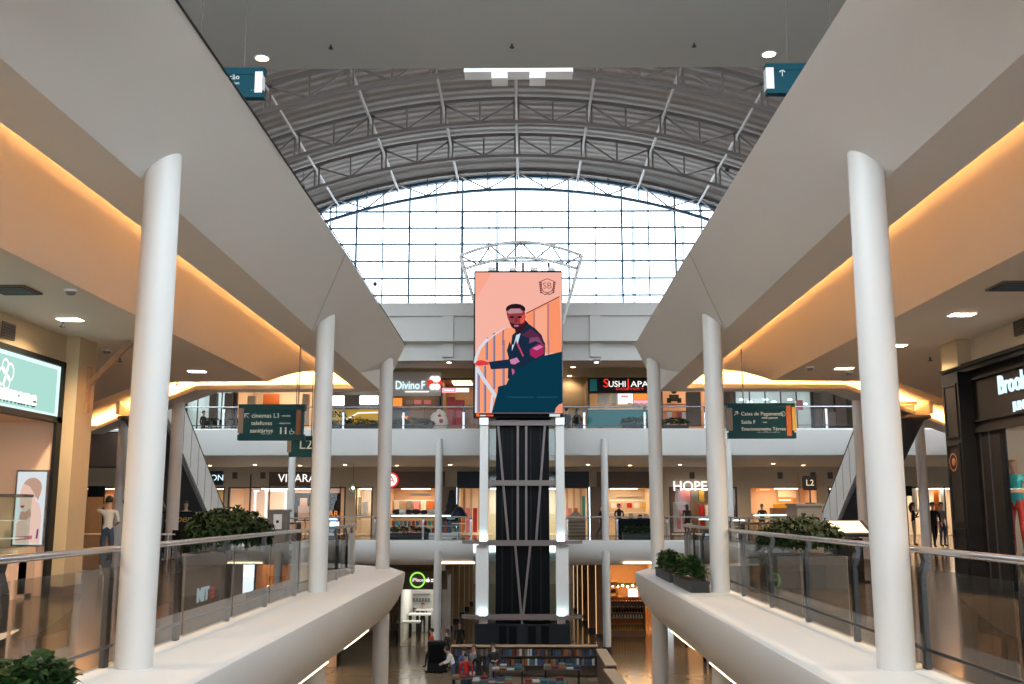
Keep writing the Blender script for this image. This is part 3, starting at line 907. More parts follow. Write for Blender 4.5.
def shop(label, x0, x1, z0=0.0, z1=None, Y=WY, d=3.2, wall='peach_wall', light='shop_light', header=None, header_y=None, frame='dark_metal', floor='cream_wall', glassed=True, mull=0, name='shop', cat='shop', rz=0.0, loc=None, panel=.5):
    """a lit shop unit; x0, x1 world x (front faces -Y) or local width when loc is given"""
    z1 = ZB if z1 is None else z1
    if loc is None: loc = (x0, Y, z0); w = x1 - x0
    else: w = x1
    h = z1 - z0
    t = thing(name, label, cat, loc, rz)
    m = MB()
    m.box(0, d, 0, w, d + .1, h); m.box(0, .1, 0, .06, d, h); m.box(w - .06, .1, 0, w, d, h)
    m.mi = 1; m.box(0, .0, -.02, w, d, .012)
    m.mi = 0; m.box(0, .05, h - .05, w, d, h)
    obj('interior', m, [wall, floor], t)
    lp = MB()
    lp.box(w * .5 - w * panel * .5, d * .25, h - .1, w * .5 + w * panel * .5, d * .75, h - .055)
    obj('light_panel', lp, light, t)
    f = MB()
    f.box(0, -.06, 0, .1, .1, h); f.box(w - .1, -.06, 0, w, .1, h)
    f.box(.1, -.06, h - .08, w - .1, .1, h)
    for i in range(mull):
        x = w * (i + 1) / (mull + 1); f.box(x - .03, -.03, 0, x + .03, .05, h - .08)
    obj('frame', f, frame, t)
    if glassed:
        g = MB().box(.1, .0, 0, w - .1, .012, h - .08)
        obj('pane', g, 'shop_glass', t)
    return t
def add(t, name, material, *rects, Y=None, d=.1):
    mb = MB(); o = t.location
    for r in rects: rect(mb, o, *r, Y if Y is not None else o.y, d)
    return obj(name, mb, material, t)
def ltext(t, body, pxx, pyy, size, material, Y, **k):
    p = at(pxx, pyy, Y=Y); o = t.location
    return text(body, size, material, t, (p.x - o.x, p.y - o.y, p.z - o.z), **k)
# --- level two, from left to right
t = shop('orange lit fashion shop far left behind the standing people', px(60), px(126), wall='wood', light='panel_warm', mull=2)
add(t, 'sign_board', 'black', (88, 486, 104, 497), Y=59.5)
add(t, 'shelf', 'wood', (104, 494, 126, 500), (104, 505, 126, 508), Y=62.3)
add(t, 'poster', 'sign_orange', (107, 484, 124, 512), Y=62.8, d=.05)
t = shop('jeans shop with dark blue lettered sign beside the left escalator', px(188), px(225), wall='tan_wall', light='shop_light', mull=1)
add(t, 'sign_board', 'navy', (208.5, 471, 223, 485), Y=59.6)
ltext(t, 'JON', 216, 478, .5, 'letter_cool', 59.58, depth=.01)
t = shop('jewellery shop with large white serifed letters on a dark board', px(228), px(346), wall='peach_wall', light='shop_white', frame='dark_metal', mull=0)
add(t, 'sign_board', 'brown_panel', (269, 472, 323, 486), Y=59.55)
ltext(t, 'VIVARA', 297, 478.5, .66, 'letter', 59.53, depth=.01)
add(t, 'mullion', 'dark_metal', (249, 474, 250.4, 534), (268, 486, 269, 534), (339.5, 486, 340.5, 534), Y=59.9)
add(t, 'mirror_frame', 'letter', (253.5, 491, 255.5, 530), (253.5, 490, 259, 492), Y=61.5)
add(t, 'mirror_frame', 'letter', (264.5, 491, 266.5, 528), (284, 491, 286, 528), (264.5, 490, 286, 492), Y=61.5)
b = add(t, 'advert_panel', 'black', (289, 493, 340, 521), Y=61.6)
add(t, 'advert_face', 'skin', (300, 498, 307, 506), (298, 506, 309, 520), Y=61.5)
ltext(t, 'VIVARA', 330, 514, .5, 'letter_orange', 61.45, depth=.01)
add(t, 'counter', 'white', (272, 521, 300, 532), Y=60.9, d=.4)
add(t, 'counter', 'cloth_blue', (312, 518, 338, 534), Y=60.8, d=.4)
add(t, 'display_case', 'shop_cool', (243, 516, 248, 529), (330, 522, 338, 528), Y=60.6, d=.3)
t = shop('narrow yellow lit showcase with pale figures beside the jewellery shop', px(352), px(373), wall='cream_wall', light='shop_white', mull=0)
add(t, 'pale_curtain', 'beige_wall', (346, 475, 355, 530), Y=59.9)
add(t, 'display_figure', 'paper', (358, 497, 362, 520), (363, 502, 368, 516), Y=61)
add(t, 'side_strip', 'sign_yellow', (355.5, 487, 357, 530), Y=60.5)
t = shop('peach lit clothes shop under a long brown header left of the tower', px(386), px(440), wall='peach_wall', light='shop_light', mull=0)
add(t, 'sign_board', 'brown_panel', (383, 471.5, 445, 487.5), Y=59.6)
o = t.location
p = at(391, 480, Y=59.5)
q = MB(); q.add([(p.x - o.x + .46 * math.cos(2 * PI * i / 20), p.y - o.y, p.z - o.z + .46 * math.sin(2 * PI * i / 20)) for i in range(20)], [list(range(20))]); obj('round_sign', q, 'letter_red', t)
q = MB(); q.add([(p.x - o.x + .36 * math.cos(2 * PI * i / 20), p.y - o.y - .02, p.z - o.z + .36 * math.sin(2 * PI * i / 20)) for i in range(20)], [list(range(20))]); obj('round_sign', q, 'letter', t)
ltext(t, 'A', 391.5, 480, .6, 'letter_red', 59.46)
add(t, 'text_line', 'letter_dim', (410, 493.5, 431, 495.8), Y=59.9, d=.02)
for k, (xx, m) in enumerate(((394, 'cloth_white'), (400, 'cloth_beige'), (407, 'cloth_grey'), (414, 'pink'), (421, 'cloth_white'), (428, 'orange'))):
    add(t, 'garment', m, (xx, 501, xx + 5, 512), Y=62.6)
add(t, 'shelf', 'white', (388, 500, 436, 501), (388, 514, 436, 515), Y=62.7)
for xa, xb, wh in ((440.5, 456.5, 'left'), (590, 600.5, 'right')):
    struct('trim_10', MB().box(px(xa), WY - .5, 0, px(xb), WY + .2, ZB + .0), 'brown_panel')
t = shop('white lit gift shop under a navy header behind the lift tower', px(457), px(589), wall='cream_wall', light='shop_white', glassed=False)
add(t, 'sign_board', 'navy', (457, 471.5, 589, 487.5), Y=59.5)
for xx in (463, 470, 478, 566, 573, 580): add(t, 'display_pole', 'wood' if xx in (463, 578) else 'pale_wood', (xx, 488, xx + 2.2, 530), Y=62.2)
add(t, 'poster', 'teal', (581, 496, 586, 520), Y=62.9)
for xx, m in ((460, 'orange'), (466, 'pink'), (473, 'red'), (568, 'pink'), (574, 'orange')): add(t, 'display_stand', m, (xx, 508, xx + 4, 532), Y=61.4, d=.3)
t = shop('peach lit accessories shop under a brown header right of the tower', px(601), px(652), wall='cream_wall', light='shop_light', mull=0)
add(t, 'sign_board', 'brown_panel', (597, 471.5, 652, 487.5), Y=59.6)
add(t, 'text_line', 'letter_dim', (616, 496.8, 640, 498.4), Y=59.95, d=.02)
for xx, m in ((611, 'paper'), (617, 'pink'), (627, 'red'), (634, 'paper'), (642, 'yellow')): add(t, 'display_card', m, (xx, 503, xx + 5, 508), Y=62.6)
add(t, 'shelf', 'white', (603, 500, 650, 501), (603, 512, 650, 513), Y=62.7)
t = shop('bedding shop with large glowing white letters before patterned banners', px(669), px(737), wall='brown_panel', light='shop_light', mull=0)
ltext(t, 'HOPE', 690, 486.5, .80, 'letter', 59.8, bold=.01, depth=.02)
for x0, x1, y0, y1, m in ((678, 690, 473, 502, 'pink'), (691, 698, 474, 502, 'cloth_grey'), (699, 704, 474, 502, 'sign_yellow'), (731, 737, 490, 500, 'red'), (724, 730, 480, 502, 'cloth_beige')):
    add(t, 'banner', m, (x0, y0, x1, y1), Y=61.2, d=.04)
b = add(t, 'poster', 'paper', (673.5, 502, 690, 532), Y=60.5, d=.05)
add(t, 'poster_figure', 'pink', (679, 505, 685, 517), (677, 517, 681, 529), (683, 517, 687, 529), Y=60.4, d=.03)
add(t, 'poster_figure', 'cloth_black', (686, 512, 690, 523), Y=60.4, d=.03)
for xx, m in ((700, 'red'), (706, 'cloth_white'), (711, 'pink'), (727, 'cloth_white'), (733, 'cloth_grey')): add(t, 'shelf_stack', m, (xx, 505, xx + 4.5, 528), Y=62, d=.4)
t = shop('orange lit shop with a glowing orange 22 sign above its counter', px(749), px(821), wall='peach_wall', light='shop_light', glassed=False, frame='beige_wall')
b = add(t, 'sign_board', 'letter_orange', (756, 475, 774, 492), Y=60.4)
ltext(t, '22°', 765, 480, .55, 'letter', 60.35); add(t, 'text_line', 'letter', (758, 487, 772, 488), (760, 489.3, 770, 490), Y=60.33, d=.02)
add(t, 'back_shelf', 'cream_wall', (778, 480, 796, 498), Y=62.8)
add(t, 'menu_board', 'letter_orange', (777, 497, 793, 503), Y=61.5)
add(t, 'text_line', 'letter', (779, 499.3, 791, 500.8), Y=61.45, d=.02)
add(t, 'product_row', 'yellow', (774, 504, 792, 508), Y=61.3, d=.3)
add(t, 'counter', 'wood', (772, 508, 796, 532), Y=61, d=.5)
add(t, 'side_screen', 'pale_wood', (799, 474, 800.5, 530), (817, 474, 819, 530), Y=59.6)
t = shop('pale glass corner shop at the foot of the right escalator', px(828), px(862), wall='cream_wall', light='shop_light', mull=1)
t = shop('bright shop with red banners far right behind the walking people', px(905), px(985), wall='cream_wall', light='shop_white', mull=3)
for xx, m in ((912, 'paper'), (919, 'red'), (934, 'orange'), (941, 'paper')): add(t, 'banner', m, (xx, 486, xx + 5, 512), Y=61, d=.05)
add(t, 'sign_board', 'black', (903, 486, 912, 496), Y=59.5)
# piers of the level two front
for xa, xb in ((126, 188), (225, 228), (346, 352), (373, 386), (652, 669), (737, 749), (821, 828), (862, 905), (-30, 60), (985, 1060)):
    struct('trim_11', MB().box(px(xa), WY - .12, 0, px(xb), WY + .2, ZB), 'beige_wall')
# vent grilles on the bulkhead
for xx, wh in ((263, 'above the jewellery shop sign'), (235, 'above the left end of the jewellery shop'), (405.5, 'above the round red sign'), (630, 'right of the tower'), (692, 'above the bedding shop'), (780, 'above the orange lit shop'), (813, 'near the L2 sign post'), (830, 'beside the right escalator')):
    p = at(xx, 475.5, Y=WY - .05)
    t = thing('wall_vent', f'small dark vent grille on the beige bulkhead {wh}', 'vent', (p.x, WY - .07, p.z), group='bulkhead vents')
    obj('frame', MB().box(-.15, -.02, -.19, .15, .02, .19), 'brown_panel', t)
    for k in range(4): obj('slat', MB().box(-.12, -.035, -.14 + k * .085, .12, -.02, -.10 + k * .085), 'dark_metal', t)
# --- level three food court
ZC = 9.9
struct('wall_far', MB().box(-34, 64, L3, 34, 64.2, ZC), 'tan_wall')
def fshop(*a, **k): return shop(*a, z0=L3F, z1=k.pop('z1', 9.3), **k)
t = fshop('food counter with glowing pale blue lettering and a red flower logo', px(386, 400), px(440, 400), wall='brown_panel', light='shop_light', glassed=False, d=3.5)
add(t, 'bulkhead', 'grey_wall', (386, 372, 441, 396), Y=59.9)
ltext(t, 'Divino', 407.5, 385.5, .70, 'letter_cool', 59.85, bold=.008, sx=.80); ltext(t, 'F', 423, 385.5, .70, 'letter_cool', 59.85, bold=.008, sx=.8)
add(t, 'underline', 'letter', (405, 391, 429, 392.2), Y=59.85, d=.02)
o = t.location
lg = MB()
c = at(435, 383, Y=59.8)
for i in range(6):
    a = 2 * PI * i / 6
    cx, cz = c.x - o.x + .27 * math.cos(a), c.z - o.z + .27 * math.sin(a)
    lg.mi = 0 if i % 3 else 1
    lg.add([(cx + .2 * math.cos(2 * PI * k / 10), c.y - o.y - .01 * i, cz + .2 * math.sin(2 * PI * k / 10)) for k in range(10)], [list(range(10))])
obj('flower_logo', lg, ['letter', 'letter_red'], t)
add(t, 'menu_screen', 'letter_orange', (393, 398, 402, 406), Y=60.5)
for xx in (406, 414, 424): add(t, 'menu_screen', 'pink' if xx != 406 else 'cloth_grey', (xx, 400, xx + 7, 404), Y=61.5)
add(t, 'counter', 'wood', (410, 407, 424, 425), Y=60.2, d=.6); add(t, 'counter', 'cloth_grey', (392, 408, 410, 425), Y=60.2, d=.6)
add(t, 'lamp_glow', 'letter_orange', (401, 416, 408, 419), Y=60.1)
t = fshop('ice cream counter with pink glowing sign and red freezer fronts', px(441, 400), px(480, 400), wall='wood', light='shop_light', glassed=False, d=3.5)
add(t, 'sign_board', 'letter_pink', (442, 388, 456, 392.5), Y=59.8); add(t, 'sign_board', 'letter', (456, 388, 469, 392), Y=59.8)
add(t, 'text_line', 'letter', (444, 389.8, 454, 390.7), Y=59.76, d=.02)
add(t, 'freezer', 'red', (447, 397, 455, 426), Y=60.0, d=.6); add(t, 'freezer', 'red', (455.5, 400, 464, 426), Y=59.8, d=.6)
add(t, 'drum', 'wood', (465, 405, 476, 424), Y=60.2, d=.5)
t = thing('ice_cream_model', 'giant model ice cream cone beside the red freezers', 'sign', tuple(at(439, 424, Y=58.6)))
zb = t.location.z
t.location.z = L3F
obj('cone', MB().lathe([(.12, 0), (.5, 1.0)], n=12), 'pale_wood', t, True)
ic = MB(); ic.ball((0, 0, 1.1), .55, 12); ic.ball((-.12, 0, 1.35), .4, 10); ic.ball((.1, 0, 1.5), .33, 10); ic.ball((0, 0, 1.75), .16, 8)
obj('scoop', ic, 'cloth_white', t, True)
ib = MB(); ib.ball((.15, -.42, 1.15), .16, 8); ib.ball((-.25, -.38, 1.0), .14, 8); ib.ball((.05, -.36, 1.45), .12, 8)
obj('sauce', ib, 'red', t, True)
t = fshop('yellow fronted shop with black lettering on its counter', px(322, 410), px(380, 410), wall='brown_panel', light='shop_cool', glassed=False, d=3.5)
add(t, 'counter_front', 'yellow', (326, 409.5, 378, 423), Y=58.8, d=.3)
ltext(t, 'GUINA', 333, 414.5, .52, 'black', 58.78, bold=.012)
mbx = MB(); q = [at(346, 420, Y=58.75), at(358, 413, Y=58.75), at(378, 412.5, Y=58.75)]
for a, b in zip(q, q[1:]): mbx.bar(tuple(a - t.location), tuple(b - t.location), .08)
obj('stripe', mbx, 'letter', t)
add(t, 'upper_window', 'shop_cool', (329, 396, 344, 405), (360, 396, 378, 404), Y=61.8)
add(t, 'door_panel', 'brown_panel', (345, 395, 359, 410), Y=60.5)
t = fshop('bar with pale pillars and red art at the left of the top floor', px(236, 400), px(320, 400), wall='cream_wall', light='shop_light', glassed=False, d=3.5)
add(t, 'picture', 'sign_orange', (263, 394, 279, 407), Y=62.8)
add(t, 'pillar', 'pale_wood', (247, 396, 255, 426), (302, 394, 308, 426), Y=60.2, d=.4)
t = fshop('glass fronted hall glowing pale blue at far left of the top floor', px(186, 400), px(234, 400), wall='paper', light='shop_cool', mull=3, d=3.5)
add(t, 'pillar', 'brown_panel', (209, 393, 216, 426), (224, 393, 232, 426), Y=59.6, d=.4)
t = fshop('sushi counter with red and white letters on black sign, teal front', px(588, 400), px(660, 400), wall='tan_wall', light='shop_light', glassed=False, d=3.5)
add(t, 'sign_board', 'black', (588, 377.5, 652, 393), Y=59.6, d=.3)
ltext(t, 'S', 606, 383.5, .72, 'letter_red', 59.57, bold=.006, sx=1.1); ltext(t, 'USHI', 617.2, 384.3, .50, 'letter', 59.57, bold=.002, sx=1.0)
ltext(t, 'J', 628.2, 383.5, .72, 'letter_red', 59.57, bold=.006, sx=1.1); ltext(t, 'APA', 639.5, 384.3, .50, 'letter', 59.57, bold=.002, sx=1.15)
ltext(t, 'DELIVERY', 630, 389, .2, 'letter_red', 59.57, sx=2.0)
add(t, 'sign_stripe', 'teal', (590, 379, 597, 391), Y=59.55, d=.04)
add(t, 'menu_screen', 'paper', (598, 394, 610, 405), (611, 394, 617, 405), Y=60.6)
s = add(t, 'menu_screen', 'letter', (618, 393.5, 633, 404), Y=60.6); add(t, 'menu_screen', 'letter_orange', (634, 393.5, 650, 400), Y=60.6); add(t, 'menu_screen', 'letter_pink', (634, 400.5, 650, 404.5), Y=60.6)
add(t, 'text_line', 'letter_red', (621, 395.6, 628, 396.8), Y=60.55, d=.02)
add(t, 'counter_front', 'teal_counter', (588, 409.5, 656, 427), Y=58.9, d=.4)
add(t, 'counter_top', 'white', (588, 408.4, 656, 409.6), Y=58.8, d=.7)
for xx, m in ((605, 'cream_wall'), (612, 'pale_wood'), (628, 'cream_wall'), (634, 'grey_wall'), (640, 'cream_wall'), (646, 'paper')): add(t, 'container', m, (xx, 403, xx + 4.5, 408.4), Y=59.1, d=.3)
t = fshop('warm lit toy stall with a black robot emblem on its wall', px(661, 400), px(712, 400), wall='peach_wall', light='shop_light', glassed=False, d=3.5)
o = t.location; em = MB()
c = at(674, 396.5, Y=62.9); c = c - o
em.ball((c.x, c.y, c.z + .35), .2, 8, (1, .3, 1)); em.box(c.x - .3, c.y - .05, c.z - .3, c.x + .3, c.y + .05, c.z + .12); em.box(c.x - .45, c.y - .05, c.z - .4, c.x - .2, c.y + .05, c.z - .1); em.box(c.x + .2, c.y - .05, c.z - .4, c.x + .45, c.y + .05, c.z - .1)
obj('emblem', em, 'black', t)
add(t, 'pillar', 'brown_panel', (687, 392, 701, 426), Y=60, d=.4)
add(t, 'toy_shelf', 'wood', (661, 404, 686, 405), (661, 411, 686, 412), Y=61)
for xx, m in ((663, 'orange'), (668, 'cloth_white'), (673, 'orange'), (678, 'red'), (682, 'cloth_white')): add(t, 'toy', m, (xx, 412, xx + 4, 424), Y=60.4, d=.3)
t = fshop('glazed bright hall with rows of ceiling lamps on the right of the top floor', px(734, 400), px(812, 400), wall='paper', light='shop_cool', mull=4, d=3.6, panel=.2)
for i in range(9): add(t, 'lamp', 'shop_cool', (740 + i * 8, 399 + (i % 3) * 2.2, 744 + i * 8, 400 + (i % 3) * 2.2), Y=62.5 - (i % 3) * .8)
add(t, 'stand', 'pink', (797, 400, 803, 410), Y=59.7); 
t = fshop('dim cafe with dark red pillars at far right of the top floor', px(813, 400), px(866, 400), wall='brown_panel', light='shop_cool', glassed=False, d=3.5, panel=.25)
add(t, 'pillar', 'brown_panel', (815, 393, 822, 426), (836, 393, 846, 426), Y=59.6, d=.4)
add(t, 'partition', 'grey_metal', (823, 412, 836, 426), Y=59.3, d=.2)
for xa, xb in ((-30, 186), (866, 1040)):
    struct('trim_12', MB().box(px(xa, 400), WY, L3, px(xb, 400), WY + .3, ZC), 'tan_wall')
struct('wall_far', MB().box(-34, WY - .02, 9.3, px(480, 400), WY + .3, ZC), 'tan_wall')
struct('wall_far', MB().box(px(588, 400), WY - .02, 9.3, 34, WY + .3, ZC), 'tan_wall')
# --- ground floor
GB = -1.25
X0, X1 = px(399, 600, 55), px(442, 600, 55)
t = shop('white lit electronics store with green ringed sign on the ground floor', X0, X1, z0=G, z1=-2.35, Y=55.0, d=6.5, wall='paper', light='store_light', frame='brown_panel', floor='floor_ground', panel=.8)
add(t, 'sign_board', 'brown_panel', (378, 571, 447, 589.5), Y=54.8, d=.3)
o = t.location; c = at(417.5, 580, Y=54.75) - o
rg = MB()
for i in range(28):
    a, b = 2 * PI * i / 28, 2 * PI * (i + 1) / 28
    rg.add([(c.x + r * math.cos(q), c.y, c.z + r * math.sin(q)) for q, r in ((a, .42), (b, .42), (b, .34), (a, .34))], [(0, 1, 2, 3)])
obj('ring_sign', rg, 'letter_green', t)
text('iPlace', .27, 'letter', t, (c.x + .02, c.y - .02, c.z), depth=.004)
ap = MB(); ax = at(427.5, 580.5, Y=54.72) - o
ap.ball((ax.x - .03, ax.y, ax.z), .085, 10, (1, .2, 1)); ap.ball((ax.x + .04, ax.y, ax.z), .085, 10, (1, .2, 1)); ap.ball((ax.x + .03, ax.y, ax.z + .12), .04, 8, (.6, .2, 1))
obj('apple_logo', ap, 'letter', t)
obj('text_line', MB().box(ax.x + .18, ax.y, ax.z + .03, ax.x + .62, ax.y + .01, ax.z + .08).box(ax.x + .18, ax.y, ax.z - .07, ax.x + .56, ax.y + .01, ax.z - .02), 'letter', t)
add(t, 'wall_shelf', 'cloth_grey', (412, 594, 430, 594.6), (412, 601, 430, 601.6), (412, 608, 430, 609), Y=61.2, d=.3)
for xx in range(413, 430, 3): add(t, 'boxed_device', 'cloth_grey', (xx, 598, xx + 1.6, 601), Y=61.2, d=.2)
add(t, 'door_handle', 'dark_metal', (390.5, 616, 391.6, 641), Y=54.9, d=.08)
# display tables inside
for i, (x, y, zc) in enumerate(((409, 621, 56.5), (420, 613.5, 58.6), (427, 609, 60.2))):
    p = at(x, y, Y=zc)
    tb = thing('display_table', f'white display table on black legs in the electronics store, {("nearest", "middle", "farthest")[i]} of the row', 'table', (p.x, zc, G), group='store display tables')
    ht = p.z - G
    obj('tabletop', MB().box(-.62, -.45, ht - .07, .62, .45, ht), 'white', tb)
    for sx_ in (-1, 1):
        for sy in (-1, 1): obj('leg', MB().box(sx_ * .55 - .04, sy * .38 - .04, 0, sx_ * .55 + .04, sy * .38 + .04, ht - .07), 'black', tb)
# corridor beyond the tower on the ground floor: rows of pilasters
for s, pxs in (('left', ((449, 63), (455.5, 67), (461, 71), (466, 75), (470, 79))), ('right', ((600, 59), (592, 62), (586, 66), (581, 70), (577, 74)))):
    for i, (x, Y) in enumerate(pxs):
        p = at(x, 600, Y=Y)
        c = thing('pilaster', f'tall {"dark and pale striped" if s == "left" else "warm lit wooden"} pilaster in the {s} ground floor arcade, number {i + 1} inward', 'pilaster', (p.x, Y, G), group=f'{s} arcade pilasters')
        c['label'] = f'{"olive brown" if s == "left" else "warm lit wooden"} pilaster in the {s} ground floor arcade, {("first", "second", "third", "fourth", "fifth")[i]} from the front'
        obj('shaft', MB().box(-.22, -.3, 0, .22, .3, 4.45), 'tan_wall' if s == 'left' else 'wood', c)
        obj('edge_strip', MB().box(.23 if s == 'left' else -.25, -.2, .2, .25 if s == 'left' else -.23, .0, 4.2), 'panel_dim' if s == 'right' else 'cream_wall', c)  # left strip is plain cream, right strip glows dimly
        obj('base', MB().box(-.26, -.34, 0, .26, .34, .2), 'dark_metal', c)
struct('wall_left', MB().box(-5.6, 61.7, G, -5.3, 100, GB), 'tan_wall')
struct('wall_far', MB().box(-12, 100, G, 12, 100.2, GB), 'peach_wall')
XR0 = at(645, 620, Y=60).x
t = shop('orange lit grocery shop with wooden walls on the ground floor', px(602, 600, 60), px(660, 600, 60), z0=G, z1=-1.5, Y=60.0, d=6, wall='wood', light='shop_amber', glassed=False, floor='floor_ground', panel=.9)
for i in range(8): add(t, 'bulb', 'downlight_warm', (612 + i * 5, 585 + (i % 2), 613.6 + i * 5, 586.6 + (i % 2)), Y=61)
add(t, 'garland', 'leaf', (611, 583, 640, 585.5), Y=61.2)
add(t, 'banner', 'letter', (628, 588.5, 638, 597), Y=60.3, d=.04)
st = thing('product_stand', 'stepped wooden stand stacked with bottles in the orange lit shop', 'shelf', (at(628, 620, Y=59.4).x, 59.4, G))
w2 = .95
zt = at(628, 598, Y=59.4).z - G
obj('side_panel', MB().box(-w2 - .04, -.1, 0, -w2, .6, zt), 'wood', st); obj('side_panel', MB().box(w2, -.1, 0, w2 + .04, .6, zt), 'wood', st)
obj('back_panel', MB().box(-w2, .55, 0, w2, .6, zt), 'wood', st)
obj('base', MB().box(-w2, -.12, 0, w2, .55, .34), 'wood', st)
for k in range(6):
    obj('shelf', MB().box(-w2, -.1, .34 + k * .32, w2, .55, .37 + k * .32), 'pale_wood', st)
kk = 0
bm_ = MB().lathe([(.045, 0), (.048, .14), (.02, .18), (.018, .23)], n=8); bproto = {}
for k in range(6):
    cm, cn = (('yellow', 'yellow'), ('orange', 'orange'), ('white', 'white'), ('black', 'dark'), ('cloth_grey', 'grey'), ('orange', 'orange'))[k]
    for j in range(11):
        if k not in bproto:
            b = obj('bottle', bm_, cm)
            bproto[k] = b
        else:
            b = bproto[k].copy(); C.objects.link(b)
        b.location = (st.location.x - .8 + j * .16, 59.4 + .0, G + .372 + k * .32)
        tag(b, f'{cn} bottle on shelf {("one", "two", "three", "four", "five", "six")[k]} from the bottom of the stepped product stand', 'bottle', f'bottles on shelf row {("one", "two", "three", "four", "five", "six")[k]} of the stand')
for x, y, m, nm in ((614, 594, 'shelf', 'left'),):
    p = at(603.5, 620, Y=60.6)
    sh = thing('wall_shelf', 'tall narrow shelf with rows of jars at the left of the orange lit shop', 'shelf', (p.x + .5, 60.6, G))
    obj('side_panel', MB().box(-.35, 0, 0, -.31, .4, 3), 'wood', sh); obj('side_panel', MB().box(.31, 0, 0, .35, .4, 3), 'wood', sh)
    for k in range(7): obj('shelf', MB().box(-.31, 0, .2 + k * .42, .31, .4, .23 + k * .42), 'pale_wood', sh); obj('jar_row', MB().box(-.26, .08, .23 + k * .42, .26, .3, .45 + k * .42), 'sign_brown' if k % 2 else 'cream_wall', sh)
# ------------------------------------------------------------------ side walls and near shops
XW = -8.33
struct('wall_left', MB().box(XW - .25, -6, 4.08, XW, 18.4, 4.62).box(XW - .25, -6, 3.1, XW - .12, 18.4, 4.08).box(XW - .3, -6, 0, XW, 9.5, 3.1), 'tan_wall')
struct('wall_left', MB().box(-15, 17.95, 0, XW, 18.25, 4.62), 'tan_wall')
struct('pillar_left', MB().box(XW - .05, 17.88, 0, -8.08, 18.6, 4.62), 'tan_wall')
bp = MB().box(XW - .06, 17.86, 0, -8.065, 18.62, .16)
struct('baseboard_left', bp, 'brown_panel')
t = thing('shop', 'cosmetics shop with a glowing mint sign on the left gallery', 'shop', (XW, 9.5, 0), PI / 2)   # local x runs away from the viewer, y into the shop
Wd = 17.88 - 9.5
m = MB(); m.box(0, 4.6, 0, Wd, 4.7, 3.1); m.box(0, .2, 0, .1, 4.6, 3.1); m.box(Wd, .05, 0, Wd + .06, 4.6, 3.1)
m.box(0, .05, 3.05, Wd, 4.6, 3.1)
obj('interior', m, 'peach_wall', t)
lp = MB()
for x in (2.2, 4.2, 6.2): lp.box(x, .8, 3.0, x + .5, 1.1, 3.045); lp.box(x, 2.6, 3.0, x + .5, 2.9, 3.045)
obj('light_panel', lp, 'shop_white', t)
fr = MB(); fr.box(Wd - .2, -.03, 0, Wd, .03, 3.12); fr.box(Wd - .1, -.03, 3.1, Wd, .12, 4.1); fr.box(0, -.03, 4.03, Wd, .12, 4.12); fr.box(0, -.03, 3.02, Wd, .12, 3.12)
obj('frame', fr, 'black', t)
M['sign_mint'] = glow('sign_mint', (.40, .68, .60), 1.0)
M['sign_mint_edge'] = glow('sign_mint_edge', (.70, 1.0, .92), 1.1)
obj('sign_box', MB().box(0, .03, 3.12, Wd - .08, .1, 4.03), 'sign_mint', t)
e = MB(); e.box(Wd - .2, .015, 3.13, Wd - .11, .03, 4.02); e.box(0, .015, 3.96, Wd - .11, .03, 4.02); e.box(0, .015, 3.13, Wd - .11, .03, 3.17)
obj('sign_edge', e, 'sign_mint_edge', t)
def onleft(pxx, pyy, x=XW): p = at(pxx, pyy, X=x); return (p.y - 9.5, p.z)
a = onleft(36, 398)
text('mmane', .40, 'letter', t, (a[0], -.01, a[1] - .02), depth=.02, align='RIGHT', bold=.0, sx=1.15)
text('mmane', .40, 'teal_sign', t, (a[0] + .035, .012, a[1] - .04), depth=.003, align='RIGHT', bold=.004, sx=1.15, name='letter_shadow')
a = onleft(5, 374)
fl = MB()
for an, r in ((.4, .13), (1.9, .11), (3.5, .13), (5.0, .11)):
    n = 16
    for i in range(n):
        q0, q1 = 2 * PI * i / n, 2 * PI * (i + 1) / n
        cx, cz = a[0] + .13 * math.cos(an), a[1] + .13 * math.sin(an)
        fl.add([(cx + r * k * math.cos(q), -.02, cz + 1.2 * r * k * math.sin(q)) for q, k in ((q0, 1), (q1, 1), (q1, .72), (q0, .72))], [(0, 1, 2, 3)])
obj('butterfly_emblem', fl, 'letter', t)
g = MB().box(.1, .06, 0, 4.6, .072, 3.02); obj('pane', g, 'shop_glass', t)
t = thing('wall_poster', 'lit poster of a smiling fair haired woman in the cosmetics shop', 'poster', (at(31, 508, Y=17.86).x, 17.86, at(31, 508, Y=17.86).z))
s0 = at(16.5, 508, Y=17.86).x - t.location.x; s1 = -s0; hh = .635
obj('frame', MB().box(s0 - .03, -.04, -hh - .03, s1 + .03, .0, hh + .03), 'steel', t)
ps = MB(); PC = []
M['poster_white'] = glow('poster_white', (.80, .86, .90), .85)
def pp(pts, col, k):
    nm = 'poster_%d_%d_%d' % col
    if nm not in M: M[nm] = glow(nm, srgb(*col), .85)
    if nm not in PC: PC.append(nm)
    ps.mi = PC.index(nm)
    ps.add([(s0 + (x - 41) / 240 * (s1 - s0), -.043 - .002 * k, hh - (y - 72) / 575 * 2 * hh) for x, y in pts], [list(range(len(pts)))])
def pe(cx, cy, rx, ry, n=18, a0=0): return [(cx + rx * math.cos(2 * PI * i / n), cy + ry * math.sin(2 * PI * i / n)) for i in range(n)]
pp([(41, 72), (281, 72), (281, 647), (41, 647)], (225, 232, 236), 0)
pp(pe(170, 200, 80, 82), (205, 170, 150), 2)
pp([(100, 160), (130, 130), (190, 122), (240, 160), (245, 240), (225, 300), (195, 250), (150, 190)], (196, 158, 138), 5)
pp([(95, 170), (150, 185), (195, 250), (205, 300), (170, 350), (130, 385), (95, 380), (80, 330), (72, 270), (80, 210)], (238, 196, 178), 4)
